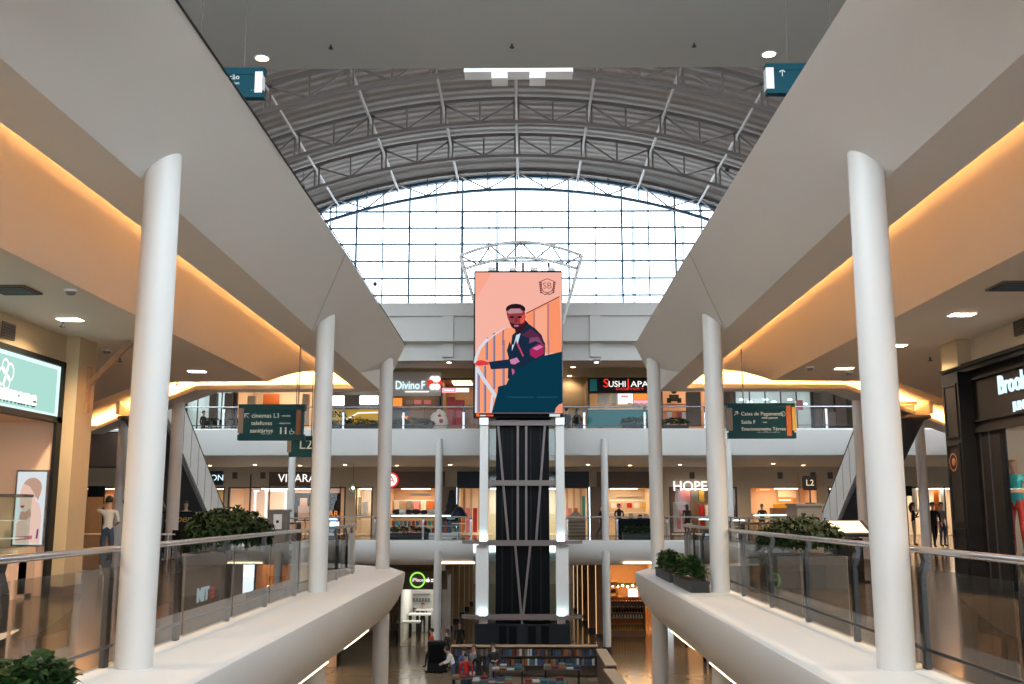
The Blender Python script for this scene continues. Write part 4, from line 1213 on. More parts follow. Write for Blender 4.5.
pp([(150, 350), (205, 300), (240, 330), (262, 420), (262, 640), (60, 640), (60, 480), (110, 420), (160, 420)], (236, 200, 184), 3)
pp([(90, 385), (130, 388), (165, 360), (180, 420), (120, 470), (80, 440)], (205, 150, 130), 4)
pp([(78, 250), (90, 246), (90, 262), (76, 264)], (80, 60, 60), 6); pp([(115, 250), (145, 252), (145, 266), (118, 266)], (80, 60, 60), 6)
pp([(82, 340), (120, 338), (112, 358), (88, 358)], (200, 70, 80), 6)
pp([(60, 480), (110, 450), (180, 520), (150, 600), (70, 620)], (230, 188, 172), 5)
pp([(235, 530), (250, 520), (246, 600), (230, 600)], (110, 60, 120), 6)
pp([(60, 585), (200, 575), (200, 605), (60, 612)], (190, 110, 120), 7)
obj('picture', ps, PC, t)
# glass cases by the poster
for k, (x, y, nm) in enumerate(((-9.42, 15.6, 'in the cosmetics shop near the left picture edge'), (-8.72, 17.25, 'beside the poster in the cosmetics shop'))):
    w_ = .5 if k == 0 else .14
    t = thing('display_case', f'glass display case with shelves {nm}', 'display case', (x, y, 0), group=None)
    obj('base', MB().box(-w_, -.3, 0, w_, .3, .75), 'peach_wall', t)
    ht = 1.5 if k == 0 else 1.7
    obj('glass_box', MB().box(-w_, -.3, .76, w_, .3, ht), 'case_glass', t)
    obj('top', MB().box(-w_ - .02, -.32, ht, w_ + .02, .32, ht + .05), 'steel', t)
    for z in (1.0, 1.3): obj('shelf', MB().box(-w_ + .03, -.27, z, w_ - .03, .27, z + .015), 'white', t)
t = thing('floor_cabinet', 'long peach floor cabinet under the poster in the cosmetics shop', 'cabinet', (-9.3, 17.55, 0))
obj('body', MB().box(-.8, -.28, .06, .72, .28, .84), 'peach_wall', t); obj('plinth', MB().box(-.78, -.24, 0, .7, .26, .06), 'brown_panel', t)
for k in range(2): obj('door', MB().box(-.76 + k * .74, -.30, .1, -.06 + k * .74, -.28, .8), 'cream_wall', t)
t = thing('barrier_pole', 'dark pole with gold rings in the cosmetics shop', 'pole', (-8.95, 16.15, 0))
obj('shaft', MB().lathe([(.035, 0), (.035, 2.9)], n=10), 'black', t, True)
for k in range(9): obj('ring', MB().lathe([(.04, 1.3 + k * .17), (.045, 1.35 + k * .17), (.04, 1.4 + k * .17)], n=10), 'sign_yellow', t)
obj('foot', MB().lathe([(.14, 0), (.14, .02), (.04, .05)], n=14), 'black', t)
# camera arm on the tan pillar
t = thing('wall_bracket', 'slanted tan bracket arm fixed to the tan pillar at left', 'bracket', (-8.08, 18.3, 4.0))
a, b = at(86, 378, X=-8.08), at(131, 342, Y=18.3)
obj('plate', MB().box(0, -.06, -.75, .05, .06, .1), 'wood', t)
obj('arm', MB().bar((0.03, 0, -.22), (b.x + 8.08, 0, b.z - 4.0), .09), 'wood', t)
# --- right: dark wooden menswear front
XR = 8.25
struct('wall_right', MB().box(XR, -6, 4.12, XR + .25, 19.2, 4.62), 'beige_wall')
struct('wall_right', MB().box(XR + .12, 19.0, 0, 15, 19.3, 4.62), 'brown_panel')
struct('pillar_right', MB().box(8.0, 18.35, 4.1, XR + .1, 19.05, 4.62), 'tan_wall')
t = thing('shop', 'menswear shop with dark carved wooden front and glowing white lettering on the right', 'shop', (XR, 19.2, 0), -PI / 2)   # local x runs towards the viewer
def onright(pxx, pyy, x=XR): p = at(pxx, pyy, X=x); return (19.2 - p.y, p.z)
xo = onright(1003, 480)[0]                       # the window opening starts here
Wr = 12.0
f = MB(); f.box(0, .0, 0, xo, .12, 4.1); f.box(xo, 0, 2.92, Wr, .12, 4.1); f.box(xo, 0, 0, Wr, .12, .12); f.box(xo + 4, 0, .12, Wr, .12, 2.92)
obj('front', f, 'dark_wood', t)
cn = MB(); cn.box(-.06, -.16, 3.98, Wr, .02, 4.06); cn.box(-.08, -.2, 4.06, Wr, .02, 4.13); cn.box(.7, -.05, 2.86, Wr, .0, 2.94); cn.box(.7, -.05, 3.06, Wr, .0, 3.1); cn.box(.7, -.05, 3.82, Wr, 0, 3.86)
obj('cornice', cn, 'dark_wood', t)
pl = MB(); pl.box(.12, -.26, 0, .82, .0, 4.0)
pil = obj('pilaster', pl, 'dark_wood', t)
pm = MB()
for z0, z1 in ((.25, 1.15), (1.25, 2.7), (2.8, 3.8)):
    for q in ((.2, z0, .24, z1), (.7, z0, .74, z1), (.24, z0, .7, z0 + .04), (.24, z1 - .04, .7, z1)):
        pm.box(q[0], -.285, q[1], q[2], -.26, q[3])
obj('molding', pm, 'dark_wood', pil)
cc = onright(957.5, 462, 8.0)
em = MB()
for i in range(24):
    q0, q1 = 2 * PI * i / 24, 2 * PI * (i + 1) / 24
    em.add([(.45 + r * math.cos(q), -.29, cc[1] + r * math.sin(q)) for q, r in ((q0, .17), (q1, .17), (q1, .14), (q0, .14))], [(0, 1, 2, 3)])
em.ball((.45, -.28, cc[1]), .08, 8, (1, .2, 1))
obj('round_emblem', em, 'sign_brown', pil)
for x in (1.0, 1.35): obj('reveal_strip', MB().box(x, -.02, .1, x + .03, 0, 2.86), 'dark_metal', t)
a = onright(999.5, 386)
text('Brooksfield', .46, 'letter_cool', t, (a[0], -.03, a[1] - .01), depth=.015, align='LEFT', bold=.004, sx=.85)
a = onright(1015, 407)
text('JUNIOR', .22, 'letter_cool', t, (a[0], -.03, a[1]), depth=.015, align='LEFT', bold=.003)
m = MB(); m.box(xo - 1.3, 3.6, 0, Wr, 3.7, 3.0); m.box(xo - 1.4, .12, 0, xo - 1.3, 3.6, 3.0); m.box(xo - 1.3, .12, 2.95, Wr, 3.6, 3.0)
obj('interior', m, 'cream_wall', t)
lp = MB()
for x in (xo + .3, xo + 1.6, xo + 3): lp.box(x, .5, 2.9, x + .3, .8, 2.945); lp.box(x, 1.8, 2.9, x + .3, 2.1, 2.945)
obj('light_panel', lp, 'shop_white', t)
obj('pane', MB().box(xo, .05, .12, xo + 4, .062, 2.92), 'shop_glass', t)
# pillar bulkhead grilles on both side walls
for px_, py_, x, rz, s in ((7.5, 331, XW, PI / 2, 'left'), (1021, 327, XR, -PI / 2, 'right')):
    p = at(px_, py_, X=x)
    t = thing('wall_vent', f'dark air grille on the wall above the {s} near shop', 'vent', (x, p.y, p.z), rz)
    obj('frame', MB().box(-.2, -.03, -.13, .2, .02, .13), 'brown_panel', t)
    for k in range(5): obj('slat', MB().box(-.17, -.045, -.11 + k * .045, .17, -.03, -.085 + k * .045), 'dark_metal', t)
# unseen low rear wall added to limit daylight from behind, and wings closing the sides
struct('wall_back_unseen', MB().box(-34, -16.4, G, 34, -16, 1.0), 'white_paint')
for flip in (0, 1):
    nm = 'wall_right' if flip else 'wall_left'
    fx = (lambda v: mir(v)) if flip else (lambda v: v)
    def bx(x0, y0, z0, x1, y1, z1):
        a, b = sorted((fx(x0), fx(x1))); return MB().box(a, y0, z0, b, y1, z1)
    struct(nm, bx(-34.2, -6, G, -34, 66, 12), 'beige_wall')
    struct(nm, bx(-14.2, -6, L3, -14, 22, 11.5), 'grey_wall')  # unseen upper side wall, added to keep daylight out near the viewer
    # ground floor fronts under the galleries
    struct(nm, bx(-12.4, -16, G, -12.2, 60, -1.4), 'beige_wall')
    struct(nm, bx(-8.9, -16, -2.72, -8.6, 55, -1.5), 'brown_panel')
    struct(nm, bx(-8.9, -16, G, -8.6, 22, -2.72), 'peach_wall')
# ground floor shops under the right gallery (their light is mirrored in the left railing)
t = shop('phone shop with pale letters and red stripes on a black board, right gallery', 0, 5.5, loc=(8.55, 54.9, G), rz=-PI / 2, z0=0, z1=3.0, d=3, wall='peach_wall', light='shop_light', frame='black', floor='floor_ground')
obj('sign_board', MB().box(0, -.15, 2.3, 5.5, -.06, 3.5), 'black', t)
text('TIM', .9, 'letter_cool', t, (2.9, -.18, 2.9), depth=.02, bold=.04, sx=1.3)
for k in range(3): obj('stripe', MB().box(1.0, -.19, 2.62 + k * .22, 1.6, -.15, 2.74 + k * .22), 'letter_red', t)
for y0, lab in ((48.0, 'warm lit clothes shop under the right gallery beside the phone shop'), (41.0, 'warm lit shoe shop under the right gallery'), (34.0, 'warm lit book corner under the right gallery, nearest the viewer')):
    shop(lab, 0, 6.0, loc=(8.55, y0, G), rz=-PI / 2, z0=0, z1=3.0, d=3, wall='peach_wall', light='shop_light', frame='black', floor='floor_ground')
for y0, lab in ((42.0, 'warm lit shop under the left gallery far down'), (35.0, 'warm lit shop under the left gallery midway'), (28.0, 'warm lit shop under the left gallery, nearest the viewer')):
    shop(lab, 0, 6.0, loc=(-8.58, y0, G), rz=PI / 2, z0=0, z1=3.0, d=3, wall='peach_wall', light='shop_light', frame='black', floor='floor_ground')
# recessed trapezoid light panels under the level two ledges
for flip, s in ((False, 'left'), (True, 'right')):
    for k, y in enumerate((8.2, 12.6, 17.2, 21.8)):
        mb = MB()
        e = .012
        pts = [(.40, -1.12), (.12, -1.324)]
        n = Vector((.204, -.28)).normalized() * 0
        nu, nz = .45, -.89
        vs = []
        for (u, z), yy in ((pts[0], y - .9), (pts[0], y + .9), (pts[1], y + .55), (pts[1], y - .55)):
            x = -3.83 + u - .0 + e * 1.2; vs.append(((mir(x) if flip else x), yy, z - e * 1.6))
        mb.add(vs, [(0, 1, 2, 3)])
        vs2 = [(v[0] + (.03 if flip else -.03) * 1, v[1], v[2] + .03) for v in vs]
        mb.add(vs + vs2, [(0, 1, 5, 4), (1, 2, 6, 5), (2, 3, 7, 6), (3, 0, 4, 7)])
        o = obj('ledge_light', mb, 'panel_warm')
        tag(o, f'warm light panel under the {s} ledge, {("nearest the viewer", "second", "third", "farthest")[k]} of its row', 'light', 'ledge light panels')
for px_, py_, wh in ((457, 560.5, 'left of the tower'), (641, 560, 'right of the tower')):
    p = at(px_, py_, Y=FY)
    o = obj('ledge_light', MB().box(p.x - .85, FY + .02, -1.12, p.x + .85, FY + .5, -1.06), 'panel_warm')
    tag(o, f'warm light panel under the far level two gallery {wh}', 'light', 'far ledge light panels')

# ------------------------------------------------------------------ ceiling lamps
def lamp(kind, label, p, r=.1, power=0, col=(1, .78, .52), group='recessed downlights', square=False, spot=150, m='downlight'):
    t = thing('ceiling_downlight', label, 'lamp', tuple(p), group=group)
    if square:
        obj('lens', MB().box(-r * 1.6, -r, -.02, r * 1.6, r, -.012), m, t)
        obj('trim_ring', MB().box(-r * 1.8, -r * 1.2, -.012, r * 1.8, r * 1.2, .0), 'white', t)
    else:
        obj('lens', MB().lathe([(r, -.018), (r, -.01)], n=16), m, t)
        obj('trim_ring', MB().lathe([(r * 1.25, -.012), (r * 1.3, 0)], n=16), 'white', t)
    if power:
        ld = bpy.data.lights.new('lamp_beam', 'SPOT'); ld.energy = power; ld.color = col; ld.spot_size = math.radians(spot); ld.spot_blend = .7; ld.shadow_soft_size = r
        lo = bpy.data.objects.new('lamp_beam', ld); C.objects.link(lo); lo.parent = t; lo.location = (0, 0, -.06)
    return t
for px_, py_, wh in ((70, 319, 'on the left gallery ceiling near the mint sign'), (197, 371, 'on the left gallery ceiling past the tan pillar'), (962, 314, 'on the right gallery ceiling above the dark shop front'), (896, 345, 'on the right gallery ceiling just right of the near column'), (844, 368, 'on the right gallery ceiling left of the near column')):
    lamp('sq', f'small bright rectangular downlight {wh}', at(px_, py_, Z=4.6), .11, 650, square=True)
for s, x in (('left', -7.2), ('right', 7.0)):
    for y, wh in ((3.0, 'behind the viewer'), (9.5, 'close to the viewer')):
        lamp('sq', f'small rectangular downlight of the {s} gallery {wh}', (x, y, 4.6), .11, 650, square=True)
for px_, py_, s in ((262, 58, 'left'), (769, 54, 'right')):
    lamp('rd', f'round warm downlight in the grey overhead slab at its {s} end', at(px_, py_, Z=L4 - .02), .13, 60, group='overhead slab downlights', m='downlight_warm')
for i, (px_, Y) in enumerate(((210, 57), (255, 56), (300, 57), (345, 56), (397, 57), (450, 56), (530, 57), (588, 56), (630, 57), (680, 56), (725, 57), (773, 55), (803, 57), (850, 56))):
    x = at(px_, 462, Y=Y).x
    near = ('over the jeans shop', 'over the jewellery window', 'over the jewellery sign', 'over the yellow showcase', 'over the red round sign', 'left of the tower', 'behind the tower', 'right of the tower', 'over the accessories shop', 'over the bedding banners', 'over the bedding shop end', 'over the orange sign', 'over the L2 sign', 'over the corner shop')[i]
    lamp('rd', f'small round downlight under the far level two ceiling {near}', (x, Y, 3.94), .1, 130, (1, .72, .45), 'far gallery downlights', m='downlight_warm')
for i, (px_, py_) in enumerate(((573, 367), (568.5, 378.5), (566, 386))):
    p = at(px_, py_, Z=9.9)
    lamp('rd', f'round downlight on the food court ceiling right of the screen, {("nearest", "middle", "farthest")[i]} of three', (p.x, min(p.y, 63.5), 9.9), .13, 60, (1, .75, .5), 'food court downlights', m='downlight_warm')
for i, x in enumerate((-20, -14, -8, -3, 3, 8, 14, 20)):
    wh = ('at far left', 'over the pale bar', 'over the yellow counter', 'left of the screen', 'right behind the screen', 'over the sushi counter', 'over the glazed hall', 'at far right')[i]
    lamp('rd', f'round downlight on the food court ceiling {wh}', (x, 55.5, 9.9), .13, 120, (1, .75, .5), 'food court downlights', m='downlight_warm')
for x, px_ in ((0, 449), (0, 596.5)):
    p = at(px_, 365, Y=50.9)
    t = thing('wall_lamp', f'small lamp below the facade pilaster {"left" if px_ < 500 else "right"} of the screen', 'lamp', (p.x, 50.9, 9.05), group='pilaster lamps')
    obj('body', MB().box(-.2, -.2, -.12, .2, .2, 0), 'grey_metal', t); obj('lens', MB().lathe([(.1, -.14), (.1, -.12)], n=12), 'downlight_warm', t)
# detectors, sprinklers, grilles on the ceilings
def small(name, label, cat, p, build, group=None):
    t = thing(name, label, cat, tuple(p), group=group); build(t); return t
def sprink(t):
    obj('stem', MB().tube([(0, 0, 0), (0, 0, -.07)], .018, 6), 'dark_metal', t); obj('head', MB().lathe([(.05, -.085), (.05, -.07)], n=10), 'dark_metal', t)
for px_, py_, z, wh in ((331, 45, L4 - .02, 'in the overhead slab at left'), (512, 44, L4 - .02, 'in the middle of the overhead slab'), (694, 43, L4 - .02, 'in the overhead slab at right'), (63, 322, 4.6, 'beside the downlight near the mint sign'), (120, 358, 4.6, 'near the slanted bracket'), (177, 382, 4.6, 'at the far end of the left gallery ceiling'), (930, 357, 4.6, 'on the right gallery ceiling near the dark shop front')):
    small('ceiling_sprinkler', f'tiny dark sprinkler head {wh}', 'sprinkler', at(px_, py_, Z=z), sprink, 'sprinkler heads')
def det(t):
    obj('base', MB().lathe([(.09, -.03), (.1, 0)], n=14), 'white', t); obj('head', MB().lathe([(.05, -.07), (.075, -.03)], n=14), 'cloth_grey', t)
for px_, py_, wh in ((71, 290, 'on the left gallery ceiling near the air grille'), (107, 350, 'on the left gallery ceiling above the bracket'), (810, 367, 'on the right gallery ceiling'), (849, 372, 'beside the right gallery downlight')):
    small('smoke_detector', f'small round detector {wh}', 'detector', at(px_, py_, Z=4.6), det, 'ceiling detectors')
for px_, py_, s in ((14, 289, 'left'), (1014, 285, 'right')):
    p = at(px_, py_, Z=4.6)
    t = thing('ceiling_vent', f'square dark air grille in the {s} gallery ceiling', 'vent', tuple(p), group=None)
    obj('frame', MB().box(-.28, -.28, -.03, .28, .28, 0), 'brown_panel', t)
    for k in range(6): obj('slat', MB().box(-.25, -.24 + k * .085, -.045, .25, -.2 + k * .085, -.03), 'dark_metal', t)
# dark panel board hung at far left
p = at(105, 450, Y=45.5)
t = thing('hanging_board', 'dark hanging advert board behind the tan pillar at left', 'sign', (p.x, 45.5, p.z))
obj('panel', MB().box(-.75, -.06, -.75, .75, .06, .78), 'brown_panel', t); obj('frame', MB().box(-.8, -.04, -.8, .8, .08, .83), 'black', t)
obj('rod', MB().tube([(-.6, 0, .8), (-.6, 0, 4.9 - p.z)], .02, 6), 'dark_metal', t); obj('rod', MB().tube([(.6, 0, .8), (.6, 0, 4.9 - p.z)], .02, 6), 'dark_metal', t)
# ------------------------------------------------------------------ escalators
def escalator(s, flip):
    x0 = 13.55 if flip else -13.65
    t = thing('escalator', f'pale clad escalator climbing towards the viewer on the {s} side', 'escalator', (x0, 45.2, 0))
    run, rise = 8.5, 5.7
    sg = 1 if flip else -1                    # outward side
    # profile in (y, z): y negative = towards the viewer
    def line_z(y): return max(0, min(rise, (-y - .9) / run * rise))
    ys = [.6, -.9, -.9 - run, -.9 - run - .7]
    lowz = [-.02, -.02, rise - 1.0, rise - 1.0]
    for k, x in enumerate((-.72, .72)):
        mb = MB()
        top = [(y, line_z(y) + .82) for y in ys]; top[0] = (ys[0], .75)
        bot = [(ys[3], rise - .9), (ys[2] + .1, rise - .9), (-2.0, -.02), (ys[0], -.02)]
        mb.prism(top + bot, lambda a, b, tt: (tt, a, b), x - .07, x + .07)
        p = obj('balustrade', mb, 'escal_clad', t)
        sm = MB()
        for i in range(1, 9):
            y = -.9 - run * i / 9
            sm.bar((x + (.075 if x > 0 else -.075), y, line_z(y) - .75 if i > 1 else line_z(y) - .4), (x + (.075 if x > 0 else -.075), y, line_z(y) + .8), .012)
            sm.bar((x - (.075 if x > 0 else -.075), y, line_z(y) - .1), (x - (.075 if x > 0 else -.075), y, line_z(y) + .8), .012)
        tag(obj('panel_joint', sm, 'grey_metal', p), kind='stuff')
        obj('handrail', MB().tube([(x, .75, .55), (x, .68, .85), (x, ys[0] - .1, .93)] + [(x, y, line_z(y) + .93) for y in (-.9, -.9 - run, ys[3])], .06, 8), 'black', t, True)
    n = 30
    for i in range(n):
        y = -.9 - run * (i + .5) / n; z = rise * (i + .5) / n
        obj('step', MB().box(-.63, y - run / n * .5, z - .2, .63, y + run / n * .5, z), 'step_metal', t)
    ub = MB(); ub.prism([(-1.2, -.02), (ys[2], rise - .95), (ys[3], rise - .95), (ys[3], rise - 1.05), (ys[2], rise - 1.1), (-2.2, -.02)], lambda a, b, tt: (tt, a, b), -.7, .7)
    obj('underside', ub, 'mesh_grey', t)
    obj('landing_plate', MB().box(-.63, -.9, 0, .63, .9, .015), 'steel', t)
escalator('left', False); escalator('right', True)
# dark wall panel seen beneath each escalator
for flip, s in ((0, 'left'), (1, 'right')):
    x = -14.6
    pts = [(44.0, .02), (40.6, .02), (40.6, 1.7)]
    mb = MB(); X = mir(x) if flip else x
    mb.prism(pts, lambda a, b, tt: (tt, a, b), X - .05, X + .05)
    o = obj('partition', mb, 'mesh_grey'); tag(o, f'dark grey partition closing the space under the {s} escalator', 'partition')

# ------------------------------------------------------------------ plants
def leaf_mesh(n, w, d, h, ls, seed, droop=.3):
    """bushy leaf mass: n folded leaves on a dome w x d x h"""
    r = random.Random(seed); mb = MB()
    for i in range(n):
        a = r.uniform(0, 2 * PI); q = math.sqrt(r.random())
        if w > 1.6 * d: px_, py_ = r.uniform(-1, 1) * w / 2, r.uniform(-1, 1) * d / 2
        else: px_, py_ = q * math.cos(a) * w / 2, q * math.sin(a) * d / 2
        edge = max(abs(px_) / (w / 2), abs(py_) / (d / 2))
        z = h * (1 - .55 * edge ** 2) * r.uniform(.35, 1.0)
        L = ls * r.uniform(.6, 1.3); W = L * r.uniform(.28, .42)
        az = math.atan2(py_, px_) + r.uniform(-1.1, 1.1); el = r.uniform(-.2, 1.1)
        d1 = Vector((math.cos(az) * math.cos(el), math.sin(az) * math.cos(el), math.sin(el)))
        sd = d1.cross(Vector((0, 0, 1))).normalized() * W; up = sd.cross(d1).normalized()
        p = Vector((px_, py_, z)); t1 = p + d1 * L * .5 + up * W * .3; t2 = p + d1 * L - Vector((0, 0, L * droop))
        mb.add([p, t1 + sd, t2, t1 - sd, t1 - up * W * .35], [(0, 1, 4), (1, 2, 4), (0, 4, 3), (4, 2, 3)])
    return mb
def planter(label, loc, w, d, h, ph, matp='planter_dark', leafm='leaf', n=500, ls=.16, rz=0, seed=1, name='planter', group=None, over=1.0, droop=.3):
    t = thing(name, label, 'planter', loc, rz, group)
    b = MB()
    b.box(-w / 2, -d / 2, 0, w / 2, d / 2, h - .05); b.box(-w / 2 - .012, -d / 2 - .012, h - .05, w / 2 + .012, -d / 2 + .025, h); b.box(-w / 2 - .012, d / 2 - .025, h - .05, w / 2 + .012, d / 2 + .012, h)
    b.box(-w / 2 - .012, -d / 2 + .025, h - .05, -w / 2 + .025, d / 2 - .025, h); b.box(w / 2 - .025, -d / 2 + .025, h - .05, w / 2 + .012, d / 2 - .025, h)
    obj('trough', b, matp, t)
    obj('soil', MB().box(-w / 2 + .03, -d / 2 + .03, h - .05, w / 2 - .03, d / 2 - .03, h - .025), 'brown_panel', t)
    lf = leaf_mesh(n, w * over, d * over, ph, ls, seed, droop)
    f = obj('foliage', lf, leafm, t); f.location = (0, 0, h - .05)
    return t
p = at(34, 668, X=-3.42)
planter('dark trough planter with glossy green leaves at the bottom left of the ledge', (-3.42, 7.05, 0), .34, 1.15, .20, .34, leafm='leaf', n=700, ls=.11, seed=3, over=1.15)
planter('dark trough planter on the right ledge, farther of the two', (mir(-3.38), 22.3, 0), .34, 2.3, .20, .46, n=900, ls=.12, seed=4, over=1.05, group=None)
planter('dark trough planter on the right ledge beside the second column', (mir(-3.40), 19.75, 0), .34, 2.2, .20, .46, n=900, ls=.12, seed=5, over=1.05)
planter('tall grey planter box with lush arching leaves behind the left railing', (-5.45, 18.7, 0), 1.15, 1.5, .72, .85, 'planter_grey', 'leaf_dark', n=1700, ls=.16, seed=6, over=1.25, droop=.55)
planter('tall grey planter box with dark leafy shrubs behind the right railing', (5.55, 20.5, 0), 1.35, 1.5, .60, .80, 'planter_grey', 'leaf_dark', n=1700, ls=.15, seed=7, over=1.2, droop=.5)
for x0, x1, Y, z, h, lab, sd in ((388, 429, 50.6, 0, .2, 'low green hedge trough before the glass kiosk left of the tower', 8), (622, 651, 50.6, 0, .2, 'low green hedge trough before the dark kiosk right of the tower', 9),
        (326, 378, 51.2, L3F, .2, 'low hedge trough on the top floor before the yellow counter', 10), (391, 432, 51.2, L3F, .2, 'low hedge trough on the top floor before the red flower counter', 11), (624, 655, 51.2, L3F, .25, 'low hedge trough on the top floor before the sushi counter', 12), (664, 690, 51.2, L3F, .2, 'low hedge trough on the top floor before the toy stall', 13)):
    xa, xb = px(x0, 500, Y), px(x1, 500, Y)
    planter(lab, ((xa + xb) / 2, Y, z), xb - xa, .5, h + .12, .42, 'planter_dark', 'leaf', n=300, ls=.2, seed=sd, name='hedge_planter')

# ------------------------------------------------------------------ stands, kiosks on level two
def onfloor(pxx, pyy): return at(pxx, pyy, Z=0)
def crate(name, label, cat, px0, px1, ytop, Y, d, material, z=0.0, extra=None):
    a, b = px(px0, 530, Y), px(px1, 530, Y)
    t = thing(name, label, cat, ((a + b) / 2, Y, z))
    h = at(520, ytop, Y=Y).z - z; w_ = (b - a) / 2
    obj('body', MB().box(-w_, 0, .08, w_, d, h - .06), material, t)
    obj('plinth', MB().box(-w_ + .04, .04, 0, w_ - .04, d - .04, .08), 'black', t)
    obj('top', MB().box(-w_ - .03, -.03, h - .06, w_ + .03, d + .03, h), 'black_gloss' if material != 'planter_grey' else material, t)
    return t, w_, h
t, w_, h = crate('info_totem', 'grey slab totem with a white oblong plate behind the left railing', 'totem', 268.5, 286.5, 509.5, 22.0, .3, 'planter_grey')
obj('plate', MB().box(-.09, -.03, h - .42, .09, 0, h - .1), 'white', t); obj('plate_mark', MB().ball((0, -.035, h - .26), .035, 8, (1, .3, 1)), 'dark_metal', t)
t, w_, h = crate('cafe_kiosk', 'black cafe kiosk with gold script lettering beside the left escalator', 'kiosk', 163, 209, 511.5, 33.5, 1.6, 'black')
text('Kopenhagen', .34, 'sign_yellow', t, (.12, -.05, h - .24), depth=.006, shear=.35)
t, w_, h = crate('kiosk', 'plain grey kiosk block with the L2 sign post behind the right planter', 'kiosk', 798, 823, 503.5, 24.0, .9, 'planter_grey')
p = at(809.5, 483, Y=24.2)
t = thing('floor_sign', 'black square L2 sign on a thin post above the grey kiosk block', 'sign', (p.x, 24.2, h))
obj('post', MB().tube([(0, 0, 0), (0, 0, p.z - h)], .02, 8), 'dark_metal', t); obj('panel', MB().box(-.16, -.03, p.z - h - .17, .16, .03, p.z - h + .17), 'black', t)
text('L2', .2, 'letter_dim', t, (0, -.035, p.z - h), depth=.003); obj('foot', MB().lathe([(.12, 0), (.12, .02)], n=14), 'dark_metal', t)
q = onfloor(851, 582)
t = thing('directory_stand', 'black directory stand with a slanted pale screen behind the right railing', 'stand', (q.x, q.y, 0))
obj('pedestal', MB().box(-.26, -.1, .03, .26, .25, .9), 'black', t); obj('base', MB().box(-.34, -.2, 0, .34, .34, .03), 'black', t)
ps_ = MB(); ps_.prism([(-.35, .93), (.35, 1.2), (.35, 1.26), (-.35, .99)], lambda a, b, tt: (tt, a, b), -.42, .42); obj('desk', ps_, 'black', t)
ps_ = MB(); ps_.prism([(-.3, 1.012), (.3, 1.243), (.3, 1.25), (-.3, 1.02)], lambda a, b, tt: (tt, a, b), -.34, .34); obj('screen', ps_, 'grey_wall', t)
t = thing('wooden_stool', 'small wooden high stool by the foot of the right escalator', 'stool', (q.x - .62, q.y + 1.4, 0))
obj('seat', MB().lathe([(.17, .98), (.2, 1.0), (.2, 1.03), (.16, 1.05)], n=16), 'wood', t, True)
for i in range(4):
    a = PI / 4 + i * PI / 2
    obj('leg', MB().tube([(.2 * math.cos(a), .2 * math.sin(a), 0), (.12 * math.cos(a), .12 * math.sin(a), .98)], .018, 6), 'wood', t)
obj('footring', MB().tube([(.17 * math.cos(k * PI / 8), .17 * math.sin(k * PI / 8), .35) for k in range(17)], .01, 5), 'wood', t)
# glass kiosk left of the tower
def glass_counter(label, x0, x1, ytop, Y, d, dark=False):
    a, b = px(x0, 525, Y), px(x1, 525, Y); w_ = (b - a) / 2
    t = thing('glass_counter', label, 'counter', ((a + b) / 2, Y, 0)); h = at(520, ytop, Y=Y).z
    obj('base', MB().box(-w_, 0, 0, w_, d, .28), 'black' if dark else 'white', t)
    obj('glass_box', MB().box(-w_, 0, .28, w_, d, h - .05), 'case_glass' if not dark else 'black_gloss', t)
    obj('top', MB().box(-w_ - .03, -.03, h - .05, w_ + .03, d + .03, h), 'steel' if not dark else 'black', t)
    if not dark: obj('shelf', MB().box(-w_ + .05, .05, .62, w_ - .05, d - .05, .64), 'white', t); obj('lamp_strip', MB().box(-w_ + .05, d - .1, h - .09, w_ - .05, d - .05, h - .055), 'shop_cool', t)
    return t, w_, h
t, w_, h = glass_counter('long glass display counter with small goods left of the tower', 389, 461, 514.5, 52.5, .7)
jm = MB().box(-.07, -.07, 0, .07, .07, .24)
protos = {}
cols = ('cloth_blue', 'cloth_red', 'cloth_beige', 'cloth_teal', 'cloth_grey', 'pink')
rr = random.Random(5)
for row, z in enumerate((.283, .643)):
    for k in range(17):
        m = cols[rr.randrange(6)]
        if m not in protos: o = protos[m] = obj('gift_box', jm, m)
        else: o = protos[m].copy(); C.objects.link(o)
        o.location = (t.location.x - w_ + .2 + k * (2 * w_ - .4) / 16, 52.5 + .22, z)
        cn = {'cloth_blue': 'blue', 'cloth_red': 'red', 'cloth_beige': 'beige', 'cloth_teal': 'teal', 'cloth_grey': 'grey', 'pink': 'pink'}[m]
        tag(o, f'small {cn} box on the {("lower", "upper")[row]} shelf of the glass counter left of the tower', 'box', f'{cn} boxes on the {("lower", "upper")[row]} counter shelf')
for k, (xx, m, r_) in enumerate(((397, 'cloth_black', .2), (402, 'cloth_white', .2), (409, 'cloth_black', .18), (416, 'cloth_black', .2), (424, 'cloth_black', .17), (432, 'cream_wall', .22))):
    x = px(xx, 512, 52.85)
    o = obj('soft_bag', MB().ball((0, 0, r_ * .7), r_, 10, (1.3, .8, .7)), m); o.location = (x, 52.85, h)
    tag(o, f'{("black", "white", "second black", "third black", "small black", "pale cream")[k]} soft bag on the glass counter left of the tower', 'bag', 'bags on the glass counter')
